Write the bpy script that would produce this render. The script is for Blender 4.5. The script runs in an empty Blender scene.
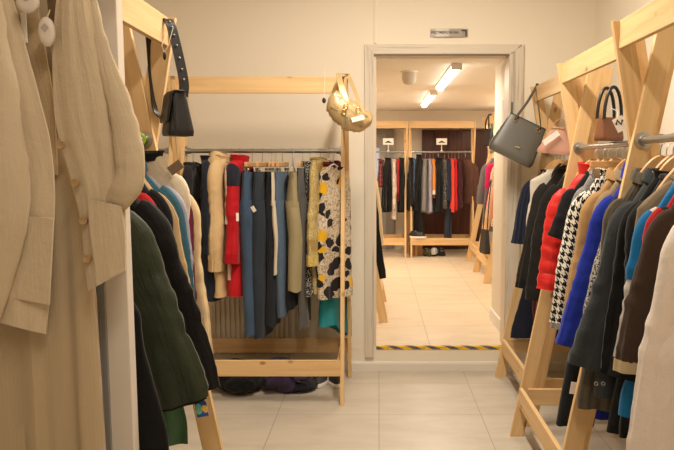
import bpy, bmesh, math, random
from mathutils import Vector, Matrix, noise
PI = math.pi
R = math.radians
scn = bpy.context.scene
COL = scn.collection
RND = random.Random(7)

# ------------------------------------------------------------------ materials
def lin(c):
    return tuple(((v/255)/12.92 if v/255 <= .04045 else ((v/255+.055)/1.055)**2.4) for v in c)

class NT:
    def __init__(s, name):
        s.m = bpy.data.materials.new(name); s.m.use_nodes = True
        s.t = s.m.node_tree; s.n = s.t.nodes; s.l = s.t.links
        s.b = s.n['Principled BSDF']
    def new(s, typ, **kw):
        n = s.n.new(typ)
        for k, v in kw.items():
            if k == 'op': n.operation = v
            else: setattr(n, k, v)
        return n
    def set(s, n, **kw):
        for k, v in kw.items():
            n.inputs[k].default_value = v
    def link(s, a, b): s.l.new(a, b)
    def math(s, op, a, b=None, c=None):
        n = s.n.new('ShaderNodeMath'); n.operation = op
        for i, v in enumerate((a, b, c)):
            if v is None: continue
            if isinstance(v, (int, float)): n.inputs[i].default_value = v
            else: s.l.new(v, n.inputs[i])
        return n.outputs[0]
    def mix(s, fac, a, b):
        n = s.n.new('ShaderNodeMix'); n.data_type = 'RGBA'
        for i, v in ((0, fac), (6, a), (7, b)):
            if isinstance(v, (int, float)): n.inputs[i].default_value = v
            elif isinstance(v, tuple): n.inputs[i].default_value = (*v[:3], 1)
            else: s.l.new(v, n.inputs[i])
        return n.outputs[2]
    def ramp(s, fac, stops, interp='LINEAR'):
        n = s.n.new('ShaderNodeValToRGB'); n.color_ramp.interpolation = interp
        e = n.color_ramp.elements
        while len(e) < len(stops): e.new(.5)
        for el, (p, c) in zip(e, stops):
            el.position = p; el.color = (*c[:3], 1)
        s.l.new(fac, n.inputs[0])
        return n.outputs[0]
    def noise(s, vec, scale, detail=3, rough=.5, dist=0):
        n = s.n.new('ShaderNodeTexNoise')
        n.inputs['Scale'].default_value = scale; n.inputs['Detail'].default_value = detail
        n.inputs['Roughness'].default_value = rough; n.inputs['Distortion'].default_value = dist
        if vec is not None: s.l.new(vec, n.inputs['Vector'])
        return n.outputs['Fac']
    def coord(s, kind='Object'):
        return s.n.new('ShaderNodeTexCoord').outputs[kind]
    def mapping(s, vec, scale=(1, 1, 1), loc=None):
        n = s.n.new('ShaderNodeMapping'); n.inputs['Scale'].default_value = scale
        s.l.new(vec, n.inputs['Vector'])
        if loc is not None: s.l.new(loc, n.inputs['Location'])
        return n.outputs[0]
    def sep(s, vec):
        n = s.n.new('ShaderNodeSeparateXYZ'); s.l.new(vec, n.inputs[0]); return n.outputs
    def rnd(s):
        return s.n.new('ShaderNodeObjectInfo').outputs['Random']
    def base(s, c):
        if isinstance(c, tuple): s.b.inputs['Base Color'].default_value = (*c[:3], 1)
        else: s.l.new(c, s.b.inputs['Base Color'])
    def bump(s, h, strength=.3, dist=.002):
        n = s.n.new('ShaderNodeBump'); n.inputs['Strength'].default_value = strength
        n.inputs['Distance'].default_value = dist
        s.l.new(h, n.inputs['Height']); s.l.new(n.outputs[0], s.b.inputs['Normal'])
    def rough(s, v): s.b.inputs['Roughness'].default_value = v

_cache = {}
def plain(c, rough=.6, metal=0., spec=.5, emit=0, key=''):
    k = ('plain', c, rough, metal, spec, emit)
    if k in _cache: return _cache[k]
    t = NT('plain'); a = lin(c)
    nz = t.noise(t.coord(), 9, 2)
    t.base(t.mix(t.math('MULTIPLY', nz, .18), a, tuple(v*.8 for v in a)))
    t.rough(rough); t.b.inputs['Metallic'].default_value = metal
    t.b.inputs['Specular IOR Level'].default_value = spec
    if emit:
        t.b.inputs['Emission Color'].default_value = (*a, 1); t.b.inputs['Emission Strength'].default_value = emit
    _cache[k] = t.m; return t.m

def cloth(c, pat=None, c2=None, c3=None, rough=.92, sheen=.12, bump=.25, spec=.15):
    k = ('cloth', c, pat, c2, c3, rough, sheen)
    if k in _cache: return _cache[k]
    t = NT('cloth'); a = lin(c); b2 = lin(c2) if c2 else a; b3 = lin(c3) if c3 else a
    uv = t.coord('UV'); ob = t.coord('Object')
    big = t.noise(ob, 5, 3)
    col = t.mix(t.math('MULTIPLY', big, .22), a, tuple(v*.72 for v in a))
    x, y, _ = t.sep(uv)
    fine = t.noise(uv, 260, 2, .6)
    if pat == 'denim':
        st = t.noise(t.mapping(uv, (240, 28, 1)), 1, 3, .6)
        fade = t.noise(ob, 3.2, 2)
        col = t.mix(t.math('MULTIPLY', st, .5), a, b2)
        col = t.mix(t.math('MULTIPLY', fade, .45), col, tuple(v*.55 for v in a))
    elif pat == 'hound':
        s = 1/.034
        u = t.math('MULTIPLY', x, s); v = t.math('MULTIPLY', y, s)
        fu = t.math('LESS_THAN', t.math('FRACT', u), .5); fv = t.math('LESS_THAN', t.math('FRACT', v), .5)
        tw = t.math('LESS_THAN', t.math('FRACT', t.math('MULTIPLY', t.math('ADD', u, v), 2)), .5)
        f = t.math('ADD', t.math('MULTIPLY', tw, fu), t.math('MULTIPLY', t.math('SUBTRACT', 1, tw), fv))
        col = t.mix(f, a, b2)
    elif pat == 'tweed':
        vz = t.n.new('ShaderNodeTexVoronoi'); vz.inputs['Scale'].default_value = 130
        t.link(uv, vz.inputs['Vector'])
        w = t.noise(t.mapping(uv, (60, 130, 1)), 1, 2, .7)
        f = t.math('GREATER_THAN', t.math('ADD', vz.outputs['Distance'], t.math('MULTIPLY', w, .5)), .74)
        col = t.mix(f, a, b2)
    elif pat == 'floral':
        nw = t.n.new('ShaderNodeTexNoise'); nw.inputs['Scale'].default_value = 14; nw.inputs['Detail'].default_value = 2
        t.link(uv, nw.inputs['Vector'])
        wv = t.n.new('ShaderNodeVectorMath'); wv.operation = 'MULTIPLY_ADD'
        t.link(nw.outputs['Color'], wv.inputs[0]); wv.inputs[1].default_value = (.07, .07, 0); t.link(uv, wv.inputs[2])
        va = t.n.new('ShaderNodeTexVoronoi'); va.inputs['Scale'].default_value = 13
        t.link(wv.outputs[0], va.inputs['Vector'])
        cs = t.sep(va.outputs['Color'])
        blob = t.math('LESS_THAN', va.outputs['Distance'], .50)
        isd = t.math('GREATER_THAN', cs[0], .36); isy = t.math('LESS_THAN', cs[0], .2)
        lines = t.math('GREATER_THAN', t.noise(t.mapping(uv, (70, 55, 1)), 1, 3, .7, 1.2), .54)
        col = t.mix(t.math('MULTIPLY', lines, .75), a, tuple(v*.18 for v in a))
        col = t.mix(t.math('MULTIPLY', blob, isd), col, b2)
        col = t.mix(t.math('MULTIPLY', blob, isy), col, b3)
    elif pat == 'sprig':
        n1 = t.noise(uv, 85, 2, .6, 1.4)
        f = t.math('LESS_THAN', t.math('ABSOLUTE', t.math('SUBTRACT', n1, .5)), .035)
        f2 = t.math('GREATER_THAN', t.noise(uv, 11, 1), .47)
        col = t.mix(t.math('MULTIPLY', f, f2), col, b2)
    elif pat == 'speck':
        n1 = t.noise(uv, 120, 2, .7, .5)
        col = t.mix(t.math('GREATER_THAN', n1, .57), col, b2)
    elif pat == 'stripe':
        f = t.math('LESS_THAN', t.math('FRACT', t.math('MULTIPLY', x, 38)), .4)
        col = t.mix(f, col, b2)
    elif pat == 'check':
        f1 = t.math('LESS_THAN', t.math('FRACT', t.math('MULTIPLY', x, 16)), .22)
        f2 = t.math('LESS_THAN', t.math('FRACT', t.math('MULTIPLY', y, 16)), .22)
        col = t.mix(t.math('MAXIMUM', f1, f2), col, b2)
    elif pat == 'flowertag':
        va = t.n.new('ShaderNodeTexVoronoi'); va.inputs['Scale'].default_value = 42
        t.link(ob, va.inputs['Vector'])
        f = t.math('LESS_THAN', va.outputs['Distance'], .42)
        cs = t.sep(va.outputs['Color'])
        pc = t.ramp(cs[0], [(0, b2), (.35, b3), (.7, lin((120, 200, 190)))], 'CONSTANT')
        col = t.mix(f, col, pc)
    elif pat == 'camo':
        col = t.ramp(t.noise(ob, 28, 1), [(0, a), (.45, b2), (.58, b3)], 'CONSTANT')
    col = t.mix(t.math('MULTIPLY', fine, .16), col, (0.01, .01, .01))
    t.base(col); t.rough(rough)
    t.b.inputs['Sheen Weight'].default_value = sheen
    t.b.inputs['Specular IOR Level'].default_value = spec
    wr = t.noise(t.mapping(uv, (9, 14, 1)), 1, 4, .55)
    if pat == 'knit':
        wvv = t.math('SINE', t.math('MULTIPLY', x, 620))
        h = t.math('ADD', t.math('MULTIPLY', wvv, .12), t.math('MULTIPLY', fine, .9))
        t.bump(h, .4, .0015)
    else:
        dr = t.noise(t.mapping(uv, (30, 4.5, 1)), 1, 3, .6, .6)
        h = t.math('ADD', t.math('MULTIPLY', fine, .08), t.math('ADD', wr, t.math('MULTIPLY', dr, .9)))
        t.bump(h, .62, .010)
    _cache[k] = t.m; return t.m

def mat_wood():
    t = NT('pine_wood')
    ob = t.coord(); rnd = t.rnd()
    off = t.n.new('ShaderNodeCombineXYZ')
    t.link(t.math('MULTIPLY', rnd, 37), off.inputs[0]); t.link(t.math('MULTIPLY', rnd, 11), off.inputs[1]); t.link(t.math('MULTIPLY', rnd, 5), off.inputs[2])
    v1 = t.mapping(ob, (1.2, 26, 26), off.outputs[0])
    g = t.noise(v1, 1, 4, .6, .6)
    v2 = t.mapping(ob, (.7, 5, 5), off.outputs[0])
    g2 = t.noise(v2, 1, 2)
    c = t.ramp(g, [(.25, lin((196, 158, 108))), (.5, lin((222, 188, 138))), (.75, lin((232, 203, 156)))])
    c = t.mix(t.math('MULTIPLY', g2, .4), c, lin((212, 172, 116)))
    vo = t.n.new('ShaderNodeTexVoronoi'); vo.inputs['Scale'].default_value = 1
    t.link(t.mapping(ob, (5.5, 9.5, 3.0), off.outputs[0]), vo.inputs['Vector'])
    kn = t.ramp(vo.outputs['Distance'], [(.0, (1, 1, 1)), (.075, (.75, .75, .75)), (.14, (0, 0, 0))])
    hr = t.math('GREATER_THAN', t.sep(vo.outputs['Color'])[0], .35)
    c = t.mix(t.math('MULTIPLY', t.math('MULTIPLY', kn, hr), .8), c, lin((112, 66, 30)))
    t.base(c); t.rough(.5); t.b.inputs['Specular IOR Level'].default_value = .35
    t.bump(g, .12, .002)
    return t.m

def mat_wall(c, c2=None):
    t = NT('wall_paint'); ob = t.coord(); a = lin(c)
    n = t.noise(ob, 1.3, 3); f = t.noise(ob, 160, 2)
    t.base(t.mix(t.math('MULTIPLY', n, .25), a, tuple(v*.93 for v in a))); t.rough(.75)
    t.bump(f, .1, .001); t.b.inputs['Specular IOR Level'].default_value = .25
    return t.m

def mat_tiles(c, x0, y0, sx=.6, sy=.6, stag=0):
    t = NT('floor_tiles'); ob = t.coord(); x, y, z = t.sep(ob); a = lin(c)
    def d(v, o, s):
        f = t.math('FRACT', t.math('DIVIDE', t.math('SUBTRACT', v, o-20*s), s))
        return t.math('MULTIPLY', t.math('MINIMUM', f, t.math('SUBTRACT', 1, f)), s)
    g = t.math('MINIMUM', d(x, x0, sx), d(y, y0, sy))
    gm = t.math('LESS_THAN', g, .0022)
    n = t.noise(t.mapping(ob, (1.5, 4.5, 1)), 1.6, 5, .6, .4)
    n2 = t.noise(ob, 40, 3, .7)
    c1 = t.ramp(n, [(.3, tuple(v*.86 for v in a)), (.55, a), (.75, tuple(min(1, v*1.05) for v in a))])
    c1 = t.mix(t.math('MULTIPLY', n2, .12), c1, tuple(v*.6 for v in a))
    t.base(t.mix(gm, c1, tuple(v*.55 for v in a)))
    t.rough(.38); t.b.inputs['Specular IOR Level'].default_value = .4
    t.bump(t.math('SUBTRACT', 1, gm), .25, .002)
    return t.m

def mat_greywood(c, dark):
    t = NT('limed_wood'); ob = t.coord(); rnd = t.rnd()
    off = t.n.new('ShaderNodeCombineXYZ'); t.link(t.math('MULTIPLY', rnd, 17), off.inputs[0]); t.link(t.math('MULTIPLY', rnd, 9), off.inputs[1])
    g = t.noise(t.mapping(ob, (1.3, 40, 40), off.outputs[0]), 1, 4, .65, .5)
    a = lin(c)
    cc = t.ramp(g, [(.28, lin(dark)), (.45, a), (.8, tuple(v*1.08 for v in a))])
    t.base(cc); t.rough(.55); t.bump(g, .2, .002)
    return t.m

def mat_brownpanel():
    t = NT('brown_panel'); ob = t.coord()
    g = t.noise(t.mapping(ob, (30, 30, 1.6)), 1, 4, .6, .4)
    t.base(t.ramp(g, [(.3, lin((66, 30, 22))), (.7, lin((98, 48, 34)))])); t.rough(.4)
    return t.m

def mat_tape():
    t = NT('hazard_stripes'); x, y, z = t.sep(t.coord())
    f = t.math('LESS_THAN', t.math('FRACT', t.math('DIVIDE', t.math('ADD', t.math('ADD', x, t.math('MULTIPLY', z, 2.2)), t.math('MULTIPLY', y, 1.0)), .135)), .52)
    n = t.noise(t.coord(), 60, 2)
    c = t.mix(f, lin((96, 92, 90)), lin((238, 190, 40)))
    t.base(t.mix(t.math('MULTIPLY', t.math('GREATER_THAN', n, .6), .4), c, lin((150, 140, 120)))); t.rough(.6)
    return t.m

WOOD = mat_wood()
HWOOD = plain((206, 162, 110), .45)
WALL = mat_wall((236, 227, 210)); WALLB = mat_wall((232, 222, 205)); CEIL = mat_wall((240, 234, 224))
PAINT = plain((226, 220, 208), .5)
STEEL = plain((178, 178, 176), .32, 1.0)
DSTEEL = plain((130, 130, 130), .4, 1.0)
WIRE = plain((190, 188, 184), .3, 1.0)
BLKP = plain((22, 22, 23), .5)
WHITEP = plain((236, 232, 226), .45)
GREEND = plain((178, 214, 40), .4)
BLKL = plain((26, 25, 26), .42)
CARDW = plain((240, 236, 228), .7)
KRAFT = plain((150, 104, 62), .8)

# ------------------------------------------------------------------ mesh building
class MB:
    def __init__(s): s.v = []; s.f = []; s.uv = {}
    def add(s, vs, fs, uvs=None):
        o = len(s.v); s.v += [Vector(p) for p in vs]
        for i, f in enumerate(fs):
            if uvs: s.uv[len(s.f)] = uvs[i]
            s.f.append([o+k for k in f])
        return s
    def box(s, c, d, rot=None):
        hx, hy, hz = d[0]/2, d[1]/2, d[2]/2
        vs = [Vector((x*hx, y*hy, z*hz)) for x in (-1, 1) for y in (-1, 1) for z in (-1, 1)]
        if rot: vs = [rot @ v for v in vs]
        vs = [v+Vector(c) for v in vs]
        return s.add(vs, [(0, 1, 3, 2), (4, 6, 7, 5), (0, 4, 5, 1), (2, 3, 7, 6), (0, 2, 6, 4), (1, 5, 7, 3)])
    def span(s, a, b):
        return s.box([(a[i]+b[i])/2 for i in range(3)], [abs(b[i]-a[i]) for i in range(3)])
    def loft(s, rings, closed=True, cap0=False, cap1=False):
        n = len(rings[0]); o = len(s.v)
        for r in rings: s.v += [Vector(p) for p in r]
        ref = rings[len(rings)//2]; us = [0.]
        for j in range(n): us.append(us[-1]+(Vector(ref[(j+1) % n])-Vector(ref[j])).length)
        vv = [0.]
        for i in range(1, len(rings)):
            vv.append(vv[-1]+(sum((Vector(p) for p in rings[i]), Vector())-sum((Vector(p) for p in rings[i-1]), Vector())).length/n)
        for i in range(len(rings)-1):
            for j in range(n if closed else n-1):
                k = (j+1) % n
                s.uv[len(s.f)] = [(us[j], vv[i]), (us[j+1], vv[i]), (us[j+1], vv[i+1]), (us[j], vv[i+1])]
                s.f.append([o+i*n+j, o+i*n+k, o+(i+1)*n+k, o+(i+1)*n+j])
        if cap0: s.f.append([o+j for j in range(n)][::-1])
        if cap1: s.f.append([o+(len(rings)-1)*n+j for j in range(n)])
        return s
    def tube(s, path, r, n=8, cap=True, flat=1.0, closed=False):
        path = [Vector(p) for p in path]; rings = []; m = len(path)
        up = None
        for i, p in enumerate(path):
            if closed: t = (path[(i+1) % m]-path[i-1]).normalized()
            else: t = (path[min(i+1, m-1)]-path[max(i-1, 0)]).normalized()
            if up is None:
                up = Vector((0, 0, 1)) if abs(t.z) < .9 else Vector((0, 1, 0))
            a = (up-t*up.dot(t)).normalized(); b = t.cross(a); up = a
            rr = r[i] if isinstance(r, (list, tuple)) else r
            rings.append([p+a*rr*math.cos(2*PI*k/n)+b*rr*flat*math.sin(2*PI*k/n) for k in range(n)])
        if closed: rings.append(rings[0]); cap = False
        return s.loft(rings, True, cap, cap)
    def ribbon(s, path, side, w, th):
        path = [Vector(p) for p in path]; side = Vector(side).normalized(); rings = []; m = len(path)
        for i, p in enumerate(path):
            t = (path[min(i+1, m-1)]-path[max(i-1, 0)]).normalized(); nn = t.cross(side).normalized()
            a = side*w/2; b = nn*th/2
            rings.append([p-a-b, p+a-b, p+a+b, p-a+b])
        return s.loft(rings, True, True, True)
    def lathe(s, prof, n=20, axis='z', c=(0, 0, 0)):
        rings = []
        for r, h in prof:
            ring = []
            for k in range(n):
                x, y = r*math.cos(2*PI*k/n), r*math.sin(2*PI*k/n)
                p = {'z': (x, y, h), 'x': (h, x, y), 'y': (y, h, x)}[axis]
                ring.append(Vector(p)+Vector(c))
            rings.append(ring)
        return s.loft(rings, True, True, True)
    def ball(s, c, r, n=10, m=7):
        if isinstance(r, (int, float)): r = (r, r, r)
        rings = []
        for i in range(m+1):
            th = -PI/2+PI*max(.03, min(.97, i/m))
            rings.append([Vector((c[0]+r[0]*math.cos(th)*math.cos(2*PI*k/n), c[1]+r[1]*math.cos(th)*math.sin(2*PI*k/n), c[2]+r[2]*math.sin(th))) for k in range(n)])
        return s.loft(rings, True, True, True)
    def build(s, name, mat, parent=None, smooth=True, bevel=0, loc=None, rot=None, sub=0, solid=0):
        me = bpy.data.meshes.new(name)
        me.from_pydata([tuple(v) for v in s.v], [], s.f); me.update()
        uvl = me.uv_layers.new(name='UVMap')
        for p in me.polygons:
            uu = s.uv.get(p.index)
            for q, li in enumerate(p.loop_indices):
                if uu and q < len(uu): uvl.data[li].uv = uu[q]
                else:
                    co = me.vertices[me.loops[li].vertex_index].co; uvl.data[li].uv = (co.x+co.y, co.z)
        bm = bmesh.new(); bm.from_mesh(me)
        bmesh.ops.recalc_face_normals(bm, faces=bm.faces)
        if bevel:
            bmesh.ops.bevel(bm, geom=[e for e in bm.edges if len(e.link_faces) == 2 and e.calc_face_angle(0) > .5], offset=bevel, segments=2, profile=.5, affect='EDGES')
        bm.to_mesh(me); bm.free()
        if smooth:
            for p in me.polygons: p.use_smooth = True
            try: me.set_sharp_from_angle(angle=R(42))
            except Exception: pass
        me.materials.append(mat)
        o = bpy.data.objects.new(name, me); COL.objects.link(o)
        if parent: o.parent = parent
        if loc: o.location = loc
        if rot: o.rotation_euler = rot
        if solid:
            md = o.modifiers.new('thick', 'SOLIDIFY'); md.thickness = solid; md.offset = 0
        if sub:
            md = o.modifiers.new('smooth', 'SUBSURF'); md.levels = sub; md.render_levels = sub
        return o

def thing(name, label, cat, loc=(0, 0, 0), rotz=0, group=None):
    o = bpy.data.objects.new(name, None); COL.objects.link(o); o.empty_display_size = .05
    o.location = loc; o.rotation_euler = (0, 0, rotz); return tag(o, label, cat, group)
def tag(o, label, cat, group=None, kind=None):
    o['label'] = label; o['category'] = cat
    if group: o['group'] = group
    if kind: o['kind'] = kind
    return o
def struct(o): o['kind'] = 'structure'; return o
def cp(o, parent=None):
    c = o.copy(); COL.objects.link(c)
    if parent: c.parent = parent
    for ch in list(o.children): cp(ch, c)
    return c
def smooth_path(pts, n=6):
    P = [Vector(p) for p in pts]; out = []
    for i in range(len(P)-1):
        a, b, c, d = P[max(i-1, 0)], P[i], P[i+1], P[min(i+2, len(P)-1)]
        for k in range(n):
            t = k/n
            out.append(.5*((2*b)+(c-a)*t+(2*a-5*b+4*c-d)*t*t+(3*b-a-3*c+d)*t**3))
    out.append(P[-1]); return out

# ------------------------------------------------------------------ room shell
FZ = .175          # raised floor of the next room
WY = 4.88          # face of the back wall
XL, XR = -2.42, 1.475
m = MB(); m.span((XL-.2, -2.2, -.1), (XR+.2, WY+.02, 0)); struct(m.build('floor', mat_tiles((194, 185, 170), .006, 4.587), smooth=False))
m = MB(); m.span((-3.0, WY+.0, -.1), (2.6, 10.9, FZ)); struct(m.build('floor_next_room', mat_tiles((226, 208, 180), .372, 4.95), smooth=False))
m = MB(); m.span((XL-.2, -2.2, 3.0), (XR+.2, WY+.3, 3.1)); struct(m.build('ceiling', CEIL, smooth=False))
m = MB()
DX0, DX1, DZ = -.045, .915, 2.235
m.span((XL-.2, WY, FZ), (DX0, WY+.14, 3.0)); m.span((DX1, WY, FZ), (XR+.2, WY+.14, 3.0)); m.span((DX0, WY, DZ), (DX1, WY+.14, 3.0))
m.span((XL-.2, WY-.002, 0), (XR+.2, WY+.02, FZ-.001))
struct(m.build('wall_back', WALL, smooth=False))
m = MB(); m.span((XR, -2.2, 0), (XR+.2, WY, 3.0)); struct(m.build('wall_right', WALL, smooth=False))
m = MB(); m.span((XL-.2, -2.2, 0), (XL, WY, 3.0)); struct(m.build('wall_left', WALL, smooth=False))
m = MB(); m.span((XL-.2, -2.3, 0), (XR+.2, -2.2, 3.0)); struct(m.build('wall_behind', WALL, smooth=False))
def base_strip(name, a, b, axis, face):
    m = MB()
    # face: outward normal sign; profile: board with a rounded top bead
    prof = [(0, 0), (.012, 0), (.012, .052), (.009, .060), (.006, .066), (0, .068)]
    rings = []
    for q in (a, b):
        rings.append([(q, face[0]+face[1]*d, z+face[2]) if axis == 'x' else (face[0]+face[1]*d, q, z+face[2]) for d, z in prof])
    m.loft(rings, True, True, True)
    return struct(m.build(name, PAINT, smooth=False))
base_strip('baseboard_back', XL, XR, 'x', (WY-.002, -1, 0))
base_strip('baseboard_right', -2, WY-.014, 'y', (XR, -1, 0))
base_strip('baseboard_left', -2, WY-.014, 'y', (XL, 1, 0))
# cable trunking running from the door frame up the wall
m = MB(); m.span((-.028, WY-.012, 2.28), (-.008, WY, 3.0)); struct(m.build('trim_1', WALL, smooth=False, bevel=.003))

# door frame
GW = mat_greywood((212, 202, 186), (164, 152, 136))
fr = bpy.data.objects.new('trim_2', None); COL.objects.link(fr); struct(fr)
def board(name, a, b, w, th, mat, parent, nrm, mitre=(0, 0), bevel=.002):
    """flat board from a to b, long axis local X, width along local Y, thickness local Z (=nrm)"""
    a, b = Vector(a), Vector(b); x = (b-a).normalized(); z = Vector(nrm); y = z.cross(x)
    L = (b-a).length
    mm = MB()
    vs = []
    for zz in (-th/2, th/2):
        vs += [(-mitre[0], w/2, zz), (mitre[0], -w/2, zz), (L-mitre[1], -w/2, zz), (L+mitre[1], w/2, zz)]
    mm.add(vs, [(0, 3, 2, 1), (4, 5, 6, 7), (0, 1, 5, 4), (1, 2, 6, 5), (2, 3, 7, 6), (3, 0, 4, 7)])
    o = mm.build(name, mat, parent, smooth=False, bevel=bevel)
    M = Matrix((x, y, z)).transposed().to_4x4(); M.translation = a
    o.matrix_basis = M
    return o
ty = WY-.011
# left jamb board, head board, right jamb board
board('casing', (-.0605, ty, .10), (-.0605, ty, 2.275-.032), .064, .022, GW, fr, (0, -1, 0), (0, .032))
board('casing', (-.0605, ty, 2.243), (.942, ty, 2.243), .064, .022, GW, fr, (0, -1, 0), (.032, .032))
board('casing', (.942, ty, 2.243), (.942, ty, .175), .098, .022, GW, fr, (0, -1, 0), (.032, 0))
PJ = plain((222, 208, 188), .5)
for a, b in (((-.045, WY-.004, FZ), (-.012, WY+.15, 2.2)), ((.893, WY-.004, FZ), (.915, WY+.15, 2.2)), ((-.045, WY-.004, 2.205), (.915, WY+.15, 2.235))):
    mm = MB(); mm.span(a, b); mm.build('jamb', PJ, fr, smooth=False, bevel=.002)
mm = MB(); mm.span((-.03, WY-.018, 2.2), (.9, WY-.002, 2.212)); mm.build('stop_strip', plain((120, 108, 92), .6), fr, smooth=False)
mm = MB(); mm.span((.908, WY-.026, 1.80), (.922, WY-.021, 1.89)); mm.span((.911, WY-.029, 1.83), (.919, WY-.025, 1.855)); mm.build('strike_plate', DSTEEL, fr, smooth=False)
# hazard tape on the step nosing
mm = MB(); mm.span((-.012, WY-.006, FZ-.004), (.893, WY+.022, FZ+.003)); mm.span((-.012, WY-.006, FZ-.020), (.893, WY-.002, FZ-.003))
tag(mm.build('hazard_tape', mat_tape(), smooth=False), 'yellow and grey striped hazard tape along the doorway step edge', 'tape')

# sign above door
sg = thing('door_sign', 'small grey metal sign with dark lettering on wall above doorway', 'sign', (.482, WY, 2.352))
m = MB(); prof = [(-.129, 0), (-.09, -.010), (0, -.015), (.09, -.010), (.129, 0), (.129, .0), (-.129, .0)]
m.loft([[(x, y-.002, z) for x, y in prof] for z in (-.027, .027)], True, True, True)
m.build('plate', plain((168, 162, 152), .4, .25), sg, smooth=False)
DARK = plain((58, 54, 50), .6)
cu = bpy.data.curves.new('lettering', 'FONT'); cu.body = 'PRZYMIERZALNIA'; cu.size = .0235; cu.align_x = 'LEFT'; cu.align_y = 'CENTER'; cu.extrude = .0008; cu.offset = .0004
tmp = bpy.data.objects.new('tmp', cu); COL.objects.link(tmp)
bpy.context.view_layer.update()
me = bpy.data.meshes.new_from_object(tmp.evaluated_get(bpy.context.evaluated_depsgraph_get()))
bpy.data.objects.remove(tmp)
wmax = max(v.co.x for v in me.vertices)
sc_ = .186/wmax
for v in me.vertices:
    x = v.co.x*sc_-.122; ax = abs(x); yb = .010+.005*(1-min(1, ax/.09)) if ax < .09 else .010*(1-(ax-.09)/.039)
    v.co = Vector((x, -yb-.0032+v.co.z, v.co.y+.002))
me.materials.clear(); me.materials.append(DARK)
to = bpy.data.objects.new('lettering', me); COL.objects.link(to); to.parent = sg
m = MB(); m.span((.082, -.0135, .010), (.118, -.010, .019)); m.span((.110, -.0095, -.022), (.119, -.006, .019))
m.build('corner_symbol', DARK, sg, smooth=False)

# partition with aluminium edge close to the camera
PY0, PY1, PXE = 1.86, 1.905, -.675
m = MB(); m.span((XL, PY0, 0), (PXE, PY1, 3.0)); struct(m.build('wall_partition', plain((214, 204, 192), .55), smooth=False, bevel=.002))
m = MB(); m.span((PXE-.072, PY0-.010, 0), (PXE-.058, PY0, 3.0)); m.span((PXE-.086, PY0-.010, 0), (PXE-.072, PY0-.004, 3.0)); m.span((PXE-.098, PY0-.014, 0), (PXE-.086, PY0, 3.0))
struct(m.build('trim_3', plain((150, 148, 146), .4, .35), smooth=False, bevel=.001))

# ------------------------------------------------------------------ next room
CZ = 2.25
m = MB(); m.span((-3.0, WY+.14, CZ), (2.6, 10.9, CZ+.1)); struct(m.build('ceiling_next_room', CEIL, smooth=False))
m = MB(); m.span((-3.0, 10.75, 0), (2.6, 10.9, CZ)); m.span((-3.0, 10.40, 2.0), (2.6, 10.75, CZ)); struct(m.build('wall_far', WALLB, smooth=False))
m = MB(); m.span((-.95, WY+.14, 0), (-.85, 10.75, CZ)); struct(m.build('wall_far_left', WALLB, smooth=False))
m = MB(); m.span((.952, WY+.14, 0), (1.1, 5.78, CZ)); m.span((1.1, 5.6, 0), (2.3, 5.78, CZ)); struct(m.build('wall_return', WALLB, smooth=False))
m = MB(); m.span((1.95, 5.7, 0), (2.1, 10.75, CZ)); struct(m.build('wall_far_right', WALLB, smooth=False))
m = MB(); m.span((.937, WY+.15, FZ), (.952, 5.795, FZ+.10)); struct(m.build('baseboard_return', WHITEP, smooth=False, bevel=.003))
m = MB(); m.span((-.84, 10.735, FZ), (.30, 10.75, FZ+.08)); struct(m.build('baseboard_far', WHITEP, smooth=False))
m = MB(); m.span((.949, 5.28, 1.78), (.9515, 5.42, 1.95)); m.build('n', WHITEP)
nt = bpy.data.objects['n']; nt.name = 'wall_notice'; nt.data.materials[0] = plain((196, 190, 206), .7)
tag(nt, 'pale lilac paper notice on wall just past the doorway', 'notice')
# brown panelled door wall
dr = bpy.data.objects.new('door_1', None); COL.objects.link(dr); struct(dr)
BP = mat_brownpanel()
for k in range(5):
    mm = MB(); mm.span((.665+k*.20, 10.71, FZ), (.665+k*.20+.198, 10.745, 1.99)); mm.build('door_panel', BP, dr, smooth=False, bevel=.002)
# grey door with window
d2 = bpy.data.objects.new('door_2', None); COL.objects.link(d2); struct(d2)
DG = plain((176, 170, 162), .5)
mm = MB(); mm.span((-.62, 10.70, FZ), (.12, 10.74, FZ+1.05)); mm.span((-.62, 10.70, 1.72), (.12, 10.74, 1.92)); mm.span((-.62, 10.70, FZ+1.05), (-.50, 10.74, 1.72)); mm.span((.02, 10.70, FZ+1.05), (.12, 10.74, 1.72)); mm.build('door_leaf', DG, d2, smooth=False)
t = NT('daylit_glass'); t.base(lin((196, 204, 224))); t.rough(.25); t.b.inputs['Emission Color'].default_value = (*lin((200, 208, 236)), 1); t.b.inputs['Emission Strength'].default_value = .35  # weak emission and pale tint stand in for daylight behind the pane
mm = MB(); mm.span((-.50, 10.715, FZ+1.05), (.02, 10.725, 1.72)); mm.build('pane', t.m, d2, smooth=False)
mm = MB(); mm.span((-.70, 10.67, FZ), (-.62, 10.75, 1.99)); mm.span((.12, 10.67, FZ), (.24, 10.75, 1.99)); mm.span((-.62, 10.67, 1.92), (.12, 10.75, 1.99)); mm.build('door_frame', plain((150, 144, 138), .5), d2, smooth=False)
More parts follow.
